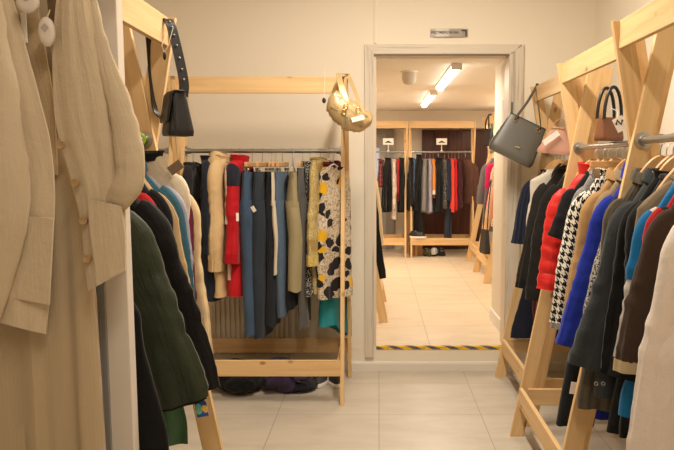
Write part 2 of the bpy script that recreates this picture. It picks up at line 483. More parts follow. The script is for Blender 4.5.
# ceiling lamps of the next room
def tube_lamp(loc, L, label, group, power, z, lcol=(1.0, .88, .725)):
    o = thing('ceiling_light', label, 'ceiling light', loc, 0, group)
    mm = MB(); mm.span((-.040, -L/2, -.020), (.040, L/2, 0)); mm.build('housing', WHITEP, o, smooth=False, bevel=.003)
    mm = MB(); prof = [(.040*math.cos(PI*k/12), -.020-.040*math.sin(PI*k/12)) for k in range(13)]
    mm.loft([[(x, y, zz) for x, zz in prof] for y in (-L/2+.012, L/2-.012)], True, True, True)
    e = NT('lamp_diffuser'); e.base((.9, .88, .82)); e.b.inputs['Emission Color'].default_value = (1, .93, .82, 1); e.b.inputs['Emission Strength'].default_value = 7
    mm.build('diffuser', e.m, o)
    ld = bpy.data.lights.new('lamp_glow', 'AREA'); ld.shape = 'RECTANGLE'; ld.size = .11; ld.size_y = L-.06; ld.energy = power; ld.color = lcol
    lo = bpy.data.objects.new('lamp_glow', ld); COL.objects.link(lo); lo.parent = o; lo.location = (0, 0, -.07)
    for s_ in (-1, 1):
        mm = MB(); mm.span((-.042, s_*L/2-.010, -.050), (.042, s_*L/2+.010, 0)); mm.build('end_cap', WHITEP, o, smooth=False, bevel=.004)
    return o
P_NEXT, P_NEAR = 18.5, 66
tube_lamp((.615, 6.33, CZ), 1.5, 'lit tube ceiling light just inside the doorway', 'tube lights in next room', P_NEXT, CZ, (1.0, .865, .70))
tube_lamp((.59, 8.33, CZ), 1.5, 'lit tube ceiling light deeper in next room by far racks', 'tube lights in next room', P_NEXT, CZ, (1.0, .865, .70))
tube_lamp((-.50, 8.75, CZ), 1.5, 'added unseen fill tube light above the grey door side of next room', 'tube lights in next room', P_NEXT*.9, CZ, (1.0, .865, .70))  # extra lamp added out of view to brighten the far racks
tube_lamp((1.62, 8.75, CZ), 1.5, 'added unseen fill tube light over the aisle rack row in next room', 'tube lights in next room', P_NEXT*.7, CZ, (1.0, .865, .70))  # second added fill lamp, hidden from the camera, lifts the far end
tube_lamp((.12, 3.0, 3.0), 1.5, 'tube ceiling light over the front room racks', 'tube lights of front room', P_NEAR, 3.0)
tube_lamp((.12, .20, 3.0), 1.5, 'tube ceiling light towards the rear of front room', 'tube lights of front room', P_NEAR*.42, 3.0)
sd = thing('smoke_detector', 'round white smoke detector on ceiling past the doorway', 'smoke detector', (.265, 6.05, CZ))
m = MB(); m.lathe([(.075, 0), (.075, -.012)], 24); m.build('base', WHITEP, sd)
m = MB(); m.lathe([(.060, -.012), (.060, -.06), (.054, -.09), (.038, -.108), (.012, -.114)], 24); m.build('cover', plain((214, 204, 190), .5), sd)

# ------------------------------------------------------------------ racks
def leg_board(parent, x0, th, y0, y1, H, w=.072):
    """board in the y-z plane from (y0, z=0) to (y1, z=H), ends cut level"""
    a = Vector((x0+th/2, y0, 0)); b = Vector((x0+th/2, y1, H)); d = (b-a); L = d.length; x = d/L
    z = Vector((1, 0, 0)); y = z.cross(x)
    sh = (w/2)*(d.y/d.z)
    mm = MB(); vs = []
    sgn = 1
    # level cuts: shift the ends along the board
    k = (w/2)*x.y/x.z
    for zz in (-th/2, th/2):
        ya = y.y
        e = k if True else 0
        # points at +w/2 and -w/2; choose offset so z is level
        o1 = -(w/2)*y.z/x.z; o2 = (w/2)*y.z/x.z
        vs += [(o1, w/2, zz), (o2, -w/2, zz), (L+o2, -w/2, zz), (L+o1, w/2, zz)]
    mm.add(vs, [(0, 3, 2, 1), (4, 5, 6, 7), (0, 1, 5, 4), (1, 2, 6, 5), (2, 3, 7, 6), (3, 0, 4, 7)])
    o = mm.build('leg', WOOD, parent, smooth=False, bevel=.0018)
    M = Matrix((x, y, z)).transposed().to_4x4(); M.translation = a
    o.matrix_basis = M
    return o

def rack(label, loc, rotz, L, H=1.98, zr=1.55, group=None, sb=.287, sb0=None):
    o = thing('clothes_rack', label, 'clothes rack', loc, rotz, group)
    zx = zr-.005; k = sb/zx; st = k*(H-zx); T = .024
    for e in (0, 1):
        sb_, st_ = (sb0, k*(H-zx)*.8) if sb0 and e == 0 else (sb, st)
        xo = 0 if e == 0 else L-T
        xi = T if e == 0 else L-2*T
        leg_board(o, xi, T, -sb_, st_, H)      # foot in front
        leg_board(o, xo, T, sb_, -st_, H)      # foot at the back
        zz = .225
        board('end_rail', ((2*T+.011) if e == 0 else L-2*T-.011, -sb_+.05, zz), ((2*T+.011) if e == 0 else L-2*T-.011, sb_-.05, zz), .09, .02, WOOD, o, (1, 0, 0))
    yf = -st-.036+.036
    board('top_beam', (T, yf, H-.05), (L-T, yf, H-.05), .1, .021, WOOD, o, (0, -1, 0))
    zb = .222; yb = -(sb-k*zb)-.036+.010
    board('bottom_beam', (2*T, yb, zb), (L-2*T, yb, zb), .1, .021, WOOD, o, (0, -1, 0))
    board('bottom_beam', (T, -yb, zb), (L-T, -yb, zb), .1, .021, WOOD, o, (0, 1, 0))
    mm = MB(); mm.tube([(2*T, 0, zr), (L-2*T, 0, zr)], .0135, 14)
    rd = mm.build('rod', STEEL, o)
    for xx, s_ in ((2*T, 1), (L-2*T, -1)):
        mm = MB(); mm.lathe([(.031, xx), (.031, xx+s_*.006), (.019, xx+s_*.008), (.018, xx+s_*.03)], 20, 'x', (0, 0, zr)); mm.build('flange', STEEL, rd)
    return o
H0 = 1.97
rack('pine clothes rack against back wall with denim and a floral dress', (-1.262, 4.46, 0), 0, 1.078, 2.0)
rack('pine clothes rack in back corner hidden behind partition coats', (-2.342, 4.46, 0), 0, 1.078, 2.0)
RACKX = {'R1': 1.135, 'R2': 1.04, 'R3': .965}
rack('pine clothes rack beside the doorway, grey tote on its beam', (RACKX['R1'], 4.765, 0), -PI/2, 1.0)
rack('middle pine clothes rack of the row on the aisle', (RACKX['R2'], 3.70, 0), -PI/2, 1.0)
rack('pine clothes rack at the end of the row holding the white coat', (RACKX['R3'], 2.625, 0), -PI/2, 1.0)
LX = -.835
rack('pine clothes rack behind white partition with dark puffer coats', (LX, 2.0, 0), PI/2, .572, sb0=.20)
# next room racks
ZF = FZ; HN, ZN = 1.90, 1.47
rack('pine rack in next room holding coral top and brown puffer', (.43, 10.0, ZF), 0, .94, HN, ZN)
rack('pine rack in next room in front of grey door', (-.565, 10.0, ZF), 0, .985, HN, ZN)
rack('pine rack in next room with black tote on its beam', (1.50, 9.36, ZF), -PI/2, .9, HN, ZN)
rack('pine rack in next room partly behind the doorway wall return', (1.47, 8.42, ZF), -PI/2, .9, HN, ZN)
rack('pine rack in next room along the wall beside doorway, mostly hidden', (-.24, 5.62, ZF), PI/2, .95, HN, ZN)

# ------------------------------------------------------------------ hangers
def hook_path(z0):
    pts = [(0, 0, z0), (0, 0, -.032)]
    for k in range(0, 11):
        a = R(-70+k*24)
        pts.append((.0175*math.cos(a)*1, 0, .0175*math.sin(a)))
    return pts
# hook is drawn in the plane across the rod (local x-z), wrapping the rod that runs along local y
def make_hanger(kind, name, label, root_loc, rot, half=.2, drop=.055, zb=-.085):
    o = thing(name, label, 'hanger', root_loc, rot, None)
    mm = MB(); mm.tube(hook_path(zb), .0021, 6); mm.build('hook', WIRE, o)
    if kind == 'wood':
        rings = []
        for i in range(15):
            t = -1+2*i/14; x = t*half; zc = zb-drop*abs(t)**1.9; h = .021*(1-.35*abs(t)); w = .0085
            yy = .018*t*t
            rings.append([(x, yy-w, zc-h), (x, yy+w, zc-h), (x, yy+w, zc+h*.8), (x, yy+w*.5, zc+h), (x, yy-w*.5, zc+h), (x, yy-w, zc+h*.8)])
        mm = MB(); mm.loft(rings, True, True, True); mm.build('shoulder_bar', HWOOD, o)
    elif kind == 'clip':
        mm = MB(); mm.box((0, 0, zb), (half*1.5, .017, .03)); mm.build('bar', HWOOD, o, smooth=False, bevel=.004)
        for s_ in (-1, 1):
            mm = MB(); mm.span((s_*half*.6-.014, -.011, zb-.062), (s_*half*.6+.014, -.006, zb-.02)); mm.span((s_*half*.6-.014, .006, zb-.062), (s_*half*.6+.014, .011, zb-.02)); mm.tube([(s_*half*.6, -.016, zb-.03), (s_*half*.6, .016, zb-.03)], .006, 8); mm.build('clip', WIRE, o, smooth=False)
    else:
        mat = {'black': BLKP, 'green': GREEND, 'wire': WIRE, 'white': WHITEP}[kind]
        r = .0025 if kind == 'wire' else .0055
        pts = [(0, 0, zb), (half*.35, 0, zb-drop*.22), (half*.8, 0, zb-drop*.75), (half, 0, zb-drop*1.15), (half*.96, 0, zb-drop*1.4), (0, 0, zb-drop*1.45), (-half*.96, 0, zb-drop*1.4), (-half, 0, zb-drop*1.15), (-half*.8, 0, zb-drop*.75), (-half*.35, 0, zb-drop*.22)]
        mm = MB(); mm.tube(pts, r, 6, closed=True); mm.build('frame', mat, o)
        if kind == 'green':
            mm = MB(); mm.tube(hook_path(zb), .006, 8); mm.build('plastic_hook', mat, o)
    return o

# ------------------------------------------------------------------ garments
def interp(keys, z):
    keys = sorted(keys)
    if z <= keys[0][0]: return keys[0][1]
    for (a, va), (b, vb) in zip(keys, keys[1:]):
        if z <= b:
            t = (z-a)/(b-a) if b > a else 0; t = t*t*(3-2*t); return va+(vb-va)*t
    return keys[-1][1]
def puff(s, pitch, depth):
    return 1-depth*(1-abs(math.sin(PI*s/pitch))**.32)

def torso_rings(G, N=44, NR=26):
    zt = -G['neck']; zs = zt-G['slope']; zh = -G['L']; wsh = G['wsh']; th = G['th']; nw = G['nw']
    kw = [(zs, wsh), (zs-.16, G.get('chest', wsh+.01)), (zs+(zh-zs)*.45, G.get('mid', wsh)), (zh, G.get('hem', wsh+.02))]
    kb = [(zs, th*.72), (zs-.2, th), (zh, th*G.get('flare', 1.05))]
    sd = G['seed']; rr = random.Random(sd)
    fr = [(rr.uniform(9, 14), rr.uniform(0, 6)), (rr.uniform(17, 26), rr.uniform(0, 6)), (rr.uniform(30, 44), rr.uniform(0, 6))]
    fb = [(rr.uniform(9, 14), rr.uniform(0, 6)), (rr.uniform(17, 26), rr.uniform(0, 6)), (rr.uniform(30, 44), rr.uniform(0, 6))]
    A = G['fold']; q = G.get('quilt')
    rings = []
    rows = [(zh+(zs-zh)*i/NR, None) for i in range(NR+1)]
    NS = 7
    rows += [(zs+G['slope']*((s/NS)**.86), s/NS) for s in range(1, NS+1)]
    for z, s in rows:
        t = (z-zh)/(zs-zh)
        if s is None:
            a, b = interp(kw, z), interp(kb, z)
        else:
            a = wsh+(nw-wsh)*s; b = th*.72*(1-s)+G.get('nb', .034)*s
        if q:
            p_ = puff(z-zt, q, .16 if s is None else .08); b *= p_; a -= .018*(1-p_)/.16
        amp = A*(max(0, 1-t)**.8*1.0+.18) if s is None else A*.18*(1-s)
        ring = []
        for j in range(N):
            ph = 2*PI*j/N; cx_, sy_ = math.cos(ph), math.sin(ph)
            x = a*math.copysign(abs(cx_)**.72, cx_); y = b*math.copysign(abs(sy_)**.85, sy_)
            fs = fr if sy_ < 0 else fb
            w = sum(math.sin(f*x*(2.4 if i == 0 else 2.2)+p+.6*z) / (1+.5*i) for i, (f, p) in enumerate(fs))
            y += amp*w*.55*min(1, abs(sy_)*1.5)
            x += amp*.5*math.sin(7*z+ph*2+sd)*(abs(cx_))
            nv = noise.noise_vector(Vector((x*5+sd*3.1, y*5, z*3)))
            n2 = noise.noise(Vector((x*17+z*9+sd, y*14, z*12-x*5)))
            k = G['wr']*(1 if s is None else .4)
            x += nv.x*k+cx_*n2*k*.35; y += nv.y*k+sy_*(n2 if n2 > 0 else n2*.4)*k*.7
            zz = z
            if t < .04 and s is None: zz += .014*noise.noise(Vector((x*6, y*6+sd, 1.7)))+G.get('hemtilt', 0)*x
            ring.append((x, y, zz))
        rings.append(ring)
    return rings

def sleeve_rings(G, sx, N=30, NR=40):
    zt = -G['neck']; zs = zt-G['slope']; Ls = G['slv']; spl = R(G['spl']*.62)
    if sx > 0: spl *= G.get('asym', 1)
    q = G.get('quilt'); sd = G['seed']+(31 if sx > 0 else 5)
    r0, r1 = G.get('r0', .088)*.74, G.get('r1', .058)*.90; fl = G.get('sfl', .5)*.92; fy = G.get('sfy', 0)
    c = Vector((sx*(G['wsh']-.045), 0, zs+.012)); rings = []; step = Ls/NR
    for i in range(NR+1):
        t = i/NR
        ang = spl+(R(58)-spl)*max(0, 1-t/.2)**2
        ang += R(3)*math.sin(t*4+sd)
        T = Vector((sx*math.sin(ang), fy*t, -math.cos(ang))).normalized()
        if i: c = c+T*step
        Nn = Vector((0, 1, 0)).cross(T).normalized()
        r = r0+(r1-r0)*t**.8
        if t < .12: r *= .74+.26*(t/.12)**.5
        ry = r*fl
        if q:
            p_ = puff(t*Ls+.02, q, .2); r = r*(1-.5*(1-p_)); ry *= 1-1.4*(1-p_)
        wv = G['wr']
        ring = []
        elb = .45+math.exp(-((t-.5)/.16)**2)+.8*math.exp(-((t-.93)/.08)**2)
        for j in range(N):
            ph = 2*PI*j/N
            d = Nn*math.cos(ph)+Vector((0, 1, 0))*math.sin(ph)
            p = c+Nn*r*math.copysign(abs(math.cos(ph))**.85, math.cos(ph))+Vector((0, 1, 0))*ry*math.sin(ph)
            n1 = noise.noise(Vector((p.x*9+sd, p.y*9, p.z*5)))
            # slanting pull folds and lengthwise drape
            n2 = noise.noise(Vector((p.x*16+p.z*20+sd, p.y*14, p.z*24-p.x*10)))
            n3 = noise.noise(Vector((math.cos(ph)*2.4+sd, math.sin(ph)*2.4, p.z*1.6)))
            k = (n1*wv*.8+(n2 if n2 > 0 else n2*.45)*.0075*G.get('crease', 1)*elb+n3*.012*t)
            ring.append(p+d*k)
        rings.append(ring)
    return rings

def torus_neck(nw, b, z, r, zt_front=-.02, flat=1.3):
    return [(nw*math.cos(2*PI*k/24), b*math.sin(2*PI*k/24), z+(zt_front if math.sin(2*PI*k/24) < 0 else 0)*abs(math.sin(2*PI*k/24))) for k in range(24)]

DEF = dict(neck=.105, slope=.085, wsh=.205, th=.042, nw=.075, fold=.012, wr=.012, slv=.56, spl=12, L=.75)
GCOUNT = [0]
def garment(name, label, cat, loc, rot=0, mat=None, hanger='wood', group=None, collar='rib', collar_mat=None, sleeves=True, sleeve_mat=None, cuff=None, yoke=None, yk=9, buttons=0, btn_mat=None, placket=None, hanger_label=None, lowres=False, hw=None, **kw):
    GCOUNT[0] += 1
    G = dict(DEF); G.update(kw)
    if not G.get('raw'):
        G['wsh'] *= .84; G['slope'] += .028; G['slv'] -= .015
    if group == 'clothes on the right-side racks' and 'neck' not in kw: G['neck'] = .126
    if group == 'clothes on the back wall rack':
        G.setdefault('nb', .048); G['slope'] = max(.045, G['slope']-.055)
    G.setdefault('seed', GCOUNT[0]*1.37)
    o = thing(name, label, cat, loc, rot, group)
    NR, N = (40, 60) if not lowres else (16, 30)
    m = MB(); tr = torso_rings(G, N, NR); m.loft(tr, True)
    body = m.build('body', mat, o)
    zt = -G['neck']
    if sleeves:
        for sx in (-1, 1):
            m = MB(); sr = sleeve_rings(G, sx, 30 if not lowres else 14, 40 if not lowres else 14); m.loft(sr, True, True, False)
            so = m.build('sleeve', sleeve_mat or mat, o)
            if yoke:
                m = MB(); rg = []
                for r_ in sr[1:yk]:
                    cc = sum((Vector(p) for p in r_), Vector())/len(r_); rg.append([cc+(Vector(p)-cc)*1.05 for p in r_])
                m.loft(rg, True); m.build('shoulder_panel', yoke, so)
            if cuff:
                last = [Vector(p) for p in sr[-1]]; cc = sum(last, Vector())/len(last)
                prev = [Vector(p) for p in sr[-2]]; pc = sum(prev, Vector())/len(prev)
                d = (cc-pc).normalized(); h = G.get('cuffh', .06); sc = G.get('cuffs', 1.06)
                rg = []
                for s_, k in ((-.0, sc*.96), (-.001, sc), (.5, sc), (.98, sc), (1, sc*.9), (.97, sc*.86)):
                    rg.append([cc+(p-cc)*k+d*h*(s_-.75) for p in last])
                m = MB(); m.loft(rg, True); m.build('cuff', cuff, so)
    nw = G['nw']; cm = collar_mat or mat
    if collar == 'rib':
        m = MB(); m.tube(torus_neck(nw, G.get('nb', .034)+.003, zt, .01), .011, 8, closed=True); m.build('collar', cm, o)
    elif collar in ('stand', 'shirt', 'hood', 'fur'):
        h = G.get('colh', .024)
        rg = []
        prof = [(0, -.012, .0), (.5, h*.6, .004), (1, h, .010)]
        if collar == 'shirt': prof += [(1, h+.003, .014), (1, h*.5, .022), (1, -.012, .028)]
        else: prof += [(1, h+.003, .006), (1, h*.5, -.004)]
        for _, dz, dr in prof:
            ring = []
            for k in range(28):
                a = 2*PI*k/28; front = max(0, -math.sin(a))
                ring.append(((nw+dr)*math.cos(a), (G.get('nb', .034)+.002+dr)*math.sin(a)*(1.0+.1*front), zt+dz-(.028*front if collar == 'shirt' else .012*front)))
            rg.append(ring)
        m = MB(); m.loft(rg, True); m.build('collar', cm, o)
        if collar == 'hood':
            m = MB(); rg = []
            for i in range(9):
                t = i/8; z = zt+.03-.20*t; w = .105*math.sin(PI*(.18+.75*t)); d = .05+.03*math.sin(PI*t)
                rg.append([(w*math.cos(2*PI*k/18), .028+d*math.sin(2*PI*k/18)+.006*noise.noise(Vector((k, i, G['seed']))), z+.02*math.cos(2*PI*k/18)**2) for k in range(18)])
            m.loft(rg, True, True, True); m.build('hood', cm, o)
        if collar == 'fur':
            m = MB(); m.tube([Vector(p)+Vector((0, 0, .012)) for p in torus_neck(nw+.01, .05, zt, .01)], [.022+.006*math.sin(3*k) for k in range(24)], 8, closed=True); m.build('fur_trim', G['fur'], o)
    def front(z):
        best = None
        for r_ in tr:
            for p in r_:
                if p[1] < 0 and abs(p[0]) < .03:
                    dd = abs(p[2]-z)
                    if best is None or dd < best[0]: best = (dd, p[1])
        return best[1]
    if placket:
        zs = [zt-.06-(G['L']-.075+zt)*k/14 for k in range(15)]
        m = MB(); m.ribbon([(0, front(z)-.004, z) for z in zs], (1, 0, 0), .034, .004); m.build('placket', placket, o)
    for b in range(buttons):
        z = zt-.12-b*(G['L']-.25)/max(1, buttons)
        m = MB(); m.lathe([(.009, 0), (.009, -.003), (.006, -.004)], 12, 'y', (0, front(z)-.007, z)); m.build('button', btn_mat or BLKP, o)
    if hanger:
        hk = {'wood': 'wooden_hanger', 'clip': 'clip_hanger', 'black': 'plastic_hanger', 'green': 'plastic_hanger', 'white': 'plastic_hanger', 'wire': 'wire_hanger'}[hanger]
        hd = {'wood': 'wooden hanger', 'clip': 'wooden clip hanger', 'black': 'black plastic hanger', 'green': 'lime green plastic hanger', 'white': 'white plastic hanger', 'wire': 'wire hanger'}[hanger]
        make_hanger(hanger, hk, hd+(' carrying the ' if len((hanger_label or label).split()) < 10 else ' for the ')+(hanger_label or label), loc, rot, hw or G['wsh']*.72, G['slope']*.55+(.076 if hanger == 'wood' else .035), -max(.046, G['neck']-(.052 if hanger == 'wood' else .018)))
    return o

def trousers(name, label, cat, loc, rot=0, mat=None, L=1.1, waist=.19, hem=.10, th=.045, hanger='clip', hanger_label=None, top=.135, spread=.0, group=None, lowres=False, waist_mat=None):
    GCOUNT[0] += 1; sd = GCOUNT[0]*1.7
    o = thing(name, label, cat, loc, rot, group)
    N = 32
    rg = []
    for i in range(8):
        z = -top-.20*i/7; a = waist+.012*i/7; b = th*(.55+.5*i/7)
        rg.append([(a*math.copysign(abs(math.cos(2*PI*k/N))**.75, math.cos(2*PI*k/N)), b*math.sin(2*PI*k/N)+.006*noise.noise(Vector((k*.4, z*8, sd))), z) for k in range(N)])
    m = MB(); m.loft(rg, True); m.build('hips', mat, o)
    m = MB(); m.loft([[(p[0]*1.02, p[1]*1.08, -top+.004-dz) for p in rg[0]] for dz in (0, .0, .035, .037)], True); m.build('waistband', waist_mat or mat, o)
    for sx in (-1, 1):
        rg = []; NR = 24 if not lowres else 12
        for i in range(NR+1):
            t = i/NR; z = -top-.17-(L-top-.17)*t
            a = (waist*.54)*(1-t)+hem*t; b = th*(1.0-.12*t); cxx = sx*(waist*.5*(1-t)+(hem*1.0+spread)*t)
            ring = []
            for k in range(20):
                ph = 2*PI*k/20; x = cxx+a*math.copysign(abs(math.cos(ph))**.8, math.cos(ph)); y = b*math.sin(ph)
                nv = noise.noise_vector(Vector((x*5+sd, y*5, z*4)))
                y += .010*math.sin(26*(x-cxx)+sd+2*z)*t+nv.y*.012+sx*.006; x += nv.x*.012
                ring.append((x, y, z+.006*math.sin(k+sd)*(i == NR)))
            rg.append(ring)
        m = MB(); m.loft(rg, True); m.build('trouser_leg', mat, o)
    if hanger:
        hd = {'clip': 'wooden clip hanger', 'wire': 'thin wire hanger'}[hanger]
        make_hanger(hanger, 'clip_hanger' if hanger == 'clip' else 'wire_hanger', hd+' carrying the '+(hanger_label or label), loc, rot, .19, .05, -.085)
    return o

ZR = 1.55
def RG(rk, Y, dx=None): return (RACKX[rk]+({'R1': .02, 'R2': .045, 'R3': .02}[rk] if dx is None else dx), Y, ZR)
def hz(z): return ZR-z
GR = 'clothes on the right-side racks'
# ---- right-hand racks, far to near
garment('long_dress', 'long dark navy dress hanging next to the doorway frame', 'dress', RG('R1', 4.64), .05, cloth((34, 38, 54)), 'black', GR, 'rib', sleeves=False, L=hz(.30), wsh=.19, hem=.25, th=.03)
garment('blouse', 'dark navy blouse with wide short sleeves under the grey tote', 'blouse', RG('R1', 4.55), -.03, cloth((30, 36, 54), 'stripe', (44, 50, 70)), 'wood', GR, 'rib', L=hz(.80), wsh=.20, slv=.40, spl=9, r0=.10, r1=.115, th=.035, crease=.4)
garment('long_dress', 'maroon dress whose hem shows under the black jackets', 'dress', RG('R1', 4.47), .02, cloth((100, 24, 38)), 'wood', GR, 'rib', sleeves=False, L=hz(.38), wsh=.17, hem=.15, th=.03)
garment('sweater', 'fluffy white knitted top between navy blouse and black hooded jacket', 'knit top', RG('R1', 4.37, .02), .0, cloth((226, 218, 204), 'knit'), 'white', GR, 'rib', sleeves=False, raw=1, L=hz(1.08), wsh=.21, slope=.06, nw=.10, th=.045, fold=.006)
garment('jacket', 'black hooded jacket with thin grey piping beside white knit top', 'jacket', RG('R1', 4.24), -.05, cloth((38, 36, 34), rough=.7), 'wood', GR, 'hood', L=hz(.50), wsh=.195, slope=.10, slv=.62, spl=13, th=.05, cuff=cloth((28, 27, 26)), r0=.10, r1=.07)
garment('jacket', 'plain black jacket with high collar against the red puffer', 'jacket', RG('R1', 4.02), .04, cloth((30, 28, 27), rough=.75), 'wood', GR, 'stand', L=hz(.52), wsh=.195, slope=.10, slv=.66, spl=12, th=.05, r0=.10, r1=.075)
garment('puffer_jacket', 'bright red puffer jacket', 'puffer jacket', RG('R2', 3.54), .03, cloth((222, 34, 26), rough=.45, spec=.4), 'wood', GR, 'stand', L=hz(.84), wsh=.195, slope=.11, slv=.50, spl=14, th=.06, quilt=.07, r0=.10, r1=.085, colh=.05)
garment('tee_shirt', 'black short-sleeved tee between red puffer and houndstooth coat', 'tee', RG('R2', 3.40), -.03, cloth((26, 26, 30)), 'wood', GR, 'rib', L=hz(.92), wsh=.19, slope=.10, slv=.24, spl=28, r0=.085, r1=.085, th=.035)
garment('sweater', 'light grey sweater with sleeve hanging below the houndstooth coat', 'sweater', RG('R2', 3.33), .02, cloth((150, 148, 146), 'speck', (110, 108, 108)), 'wood', GR, 'rib', L=hz(.86), wsh=.16, slv=.68, spl=10, r0=.08, r1=.055, th=.035)
garment('coat', 'black and white houndstooth coat', 'coat', RG('R2', 3.21), .0, cloth((20, 20, 22), 'hound', (232, 226, 214)), 'wood', GR, 'stand', L=hz(.78), wsh=.185, slope=.11, slv=.60, spl=11, r0=.095, r1=.07, th=.05)
trousers('trousers', 'long black trousers ending above the floor behind tan coat', 'trousers', RG('R2', 3.13), .0, cloth((24, 23, 24)), L=hz(.27), waist=.12, hem=.085, spread=.09, top=.22)
garment('coat', 'tan camel coat with long sleeve in front of houndstooth', 'coat', RG('R2', 3.04, .045), .02, cloth((176, 138, 92)), 'wood', GR, 'shirt', L=hz(.44), wsh=.18, slope=.10, slv=.64, spl=18, r0=.085, r1=.055, th=.045)
garment('jacket', 'taupe jacket between camel coat and royal blue blazer', 'jacket', RG('R2', 2.93), -.02, cloth((150, 130, 104)), 'wood', GR, 'shirt', L=hz(.72), wsh=.17, slope=.09, slv=.52, spl=9, r0=.08, r1=.055, th=.04)
garment('blazer', 'royal blue blazer among the clothes', 'blazer', RG('R2', 2.82, .035), .03, cloth((28, 48, 158), rough=.8), 'wood', GR, 'shirt', L=hz(.42), wsh=.185, slope=.11, slv=.62, spl=20, r0=.095, r1=.08, th=.05, hem=.22, mid=.23, colh=.045)
garment('blouse', 'deep navy blouse right behind the speckled tweed jacket', 'blouse', RG('R2', 2.74), -.02, cloth((30, 34, 50)), 'wood', GR, 'stand', L=hz(.80), wsh=.18, slope=.10, slv=.5, spl=9, th=.035)
garment('jacket', 'black and white speckled tweed jacket', 'jacket', RG('R3', 2.53, .07), .02, cloth((26, 26, 28), 'tweed', (168, 162, 152)), 'wood', GR, 'rib', L=hz(.82), wsh=.185, slope=.11, slv=.43, spl=20, r0=.09, r1=.085, th=.04)
garment('coat', 'olive grey corduroy coat showing its hem under the slate coat', 'coat', RG('R3', 2.46), -.02, cloth((96, 88, 74), 'stripe', (80, 74, 62)), 'wood', GR, 'shirt', L=hz(.58), wsh=.18, slope=.10, slv=.5, spl=8, th=.04, hem=.26, mid=.20)
slate = garment('coat', 'dark slate grey coat with a loose draped front', 'coat', RG('R3', 2.39, .035), .03, cloth((58, 62, 66)), 'wood', GR, 'shirt', L=hz(.66), wsh=.185, slope=.11, slv=.58, spl=21, r0=.095, r1=.085, th=.05, hem=.24, fold=.02)
garment('coat', 'thin black coat with red lining at the hem', 'coat', RG('R3', 2.31), -.02, cloth((22, 21, 22)), 'wood', GR, 'stand', L=hz(.55), wsh=.175, slope=.10, slv=.56, spl=6, r0=.08, r1=.055, th=.04, hem=.20, hanger_label='thin black coat with red lining')
garment('dress', 'plain black dress between red-lined coat and taupe vest', 'dress', RG('R3', 2.25), .02, cloth((30, 29, 31)), 'black', GR, 'rib', L=hz(.56), wsh=.17, slope=.10, slv=.3, spl=6, th=.035, hem=.19)
garment('vest', 'sleeveless taupe linen vest', 'vest', RG('R3', 2.17), .0, cloth((132, 116, 94)), 'wood', GR, 'rib', sleeves=False, L=hz(.88), wsh=.215, slope=.07, chest=.19, mid=.19, hem=.21, th=.045)
garment('shirt', 'raglan shirt with bright blue shoulders and white sleeves', 'shirt', RG('R3', 2.09, .0), .02, cloth((24, 112, 172)), 'wood', GR, 'rib', L=hz(.70), wsh=.185, slope=.11, slv=.50, spl=14, r0=.085, r1=.06, th=.035, sleeve_mat=cloth((206, 200, 194)), yoke=cloth((24, 112, 172)), yk=17, cuff=cloth((30, 30, 32)), hem=.22)
garment('shirt', 'crimson shirt squeezed between blue raglan shirt and brown sweater', 'shirt', RG('R3', 2.03, .0), -.02, cloth((172, 26, 34)), 'wood', GR, 'rib', L=hz(.80), wsh=.175, slope=.105, slv=.30, spl=15, th=.03, sleeve_mat=cloth((30, 28, 32)), yoke=cloth((172, 26, 34)), yk=14, cuff=cloth((206, 40, 46)), cuffh=.03)
garment('sweater', 'dark brown sweater with beige ribbed cuff', 'sweater', RG('R3', 1.97, -.015), .02, cloth((64, 48, 38)), 'wood', GR, 'rib', collar_mat=cloth((150, 60, 44)), L=hz(.78), wsh=.18, slope=.105, slv=.46, spl=15, r0=.085, r1=.065, th=.035, cuff=cloth((186, 168, 132)), cuffh=.035)
wc = garment('coat', 'long white coat facing the aisle at the end of the row', 'coat', RG('R3', 1.865, .035), .04, cloth((228, 216, 206), rough=.8), 'wood', GR, 'shirt', L=hz(.48), wsh=.20, slope=.11, slv=.70, spl=14, r0=.09, r1=.08, th=.055, hem=.30, mid=.26, fold=.014, wr=.018, placket=cloth((222, 210, 200)), buttons=4, btn_mat=plain((214, 200, 190), .4), colh=.04)

# ---- rack behind the partition, near to far
GL = 'clothes on the rack behind the partition'
def LG(Y, dx=-.01): return (LX+dx, Y, ZR)
garment('coat', 'long black flared coat filling the gap beside white partition below green puffer', 'coat', (-.89, 1.95, ZR), .0, cloth((20, 19, 19)), 'black', GL, 'rib', sleeves=False, raw=1, L=hz(.645), wsh=.14, chest=.14, mid=.215, hem=.285, th=.028, neck=.13, fold=.006, wr=.006, hanger_label='long black flared coat')
garment('puffer_coat', 'dark green quilted puffer coat', 'puffer coat', LG(2.08, -.045), .03, cloth((46, 54, 36), rough=.55, spec=.3), 'wood', GL, 'stand', L=hz(.95), wsh=.165, slope=.12, slv=.60, spl=25, r0=.115, r1=.095, th=.045, quilt=.2, sfl=.42, neck=.13, cuff=cloth((24, 24, 24)), cuffh=.03, cuffs=.9)
garment('puffer_coat', 'black quilted puffer coat behind the green one', 'puffer coat', LG(2.235, -.05), -.02, cloth((22, 20, 20), rough=.6), 'wood', GL, 'stand', L=hz(.80), wsh=.18, slope=.12, slv=.63, spl=24, r0=.105, r1=.08, th=.045, quilt=.21, sfl=.42, neck=.11)
garment('top', 'red top edge showing between black puffer and charcoal blazer', 'top', LG(2.285, -.055), .02, cloth((176, 28, 30)), 'white', GL, 'rib', L=hz(.9), wsh=.16, slope=.10, slv=.3, spl=6, th=.022, neck=.10)
garment('jacket', 'cream jacket with raised black collar on lime green hanger', 'jacket', LG(2.45, .01), .0, cloth((224, 210, 186)), 'green', GL, 'stand', collar_mat=cloth((26, 25, 26)), L=hz(.9), wsh=.17, slope=.085, slv=.4, spl=2, r0=.075, r1=.05, th=.02, neck=.055, colh=.014, hanger_label='cream jacket with raised black collar')
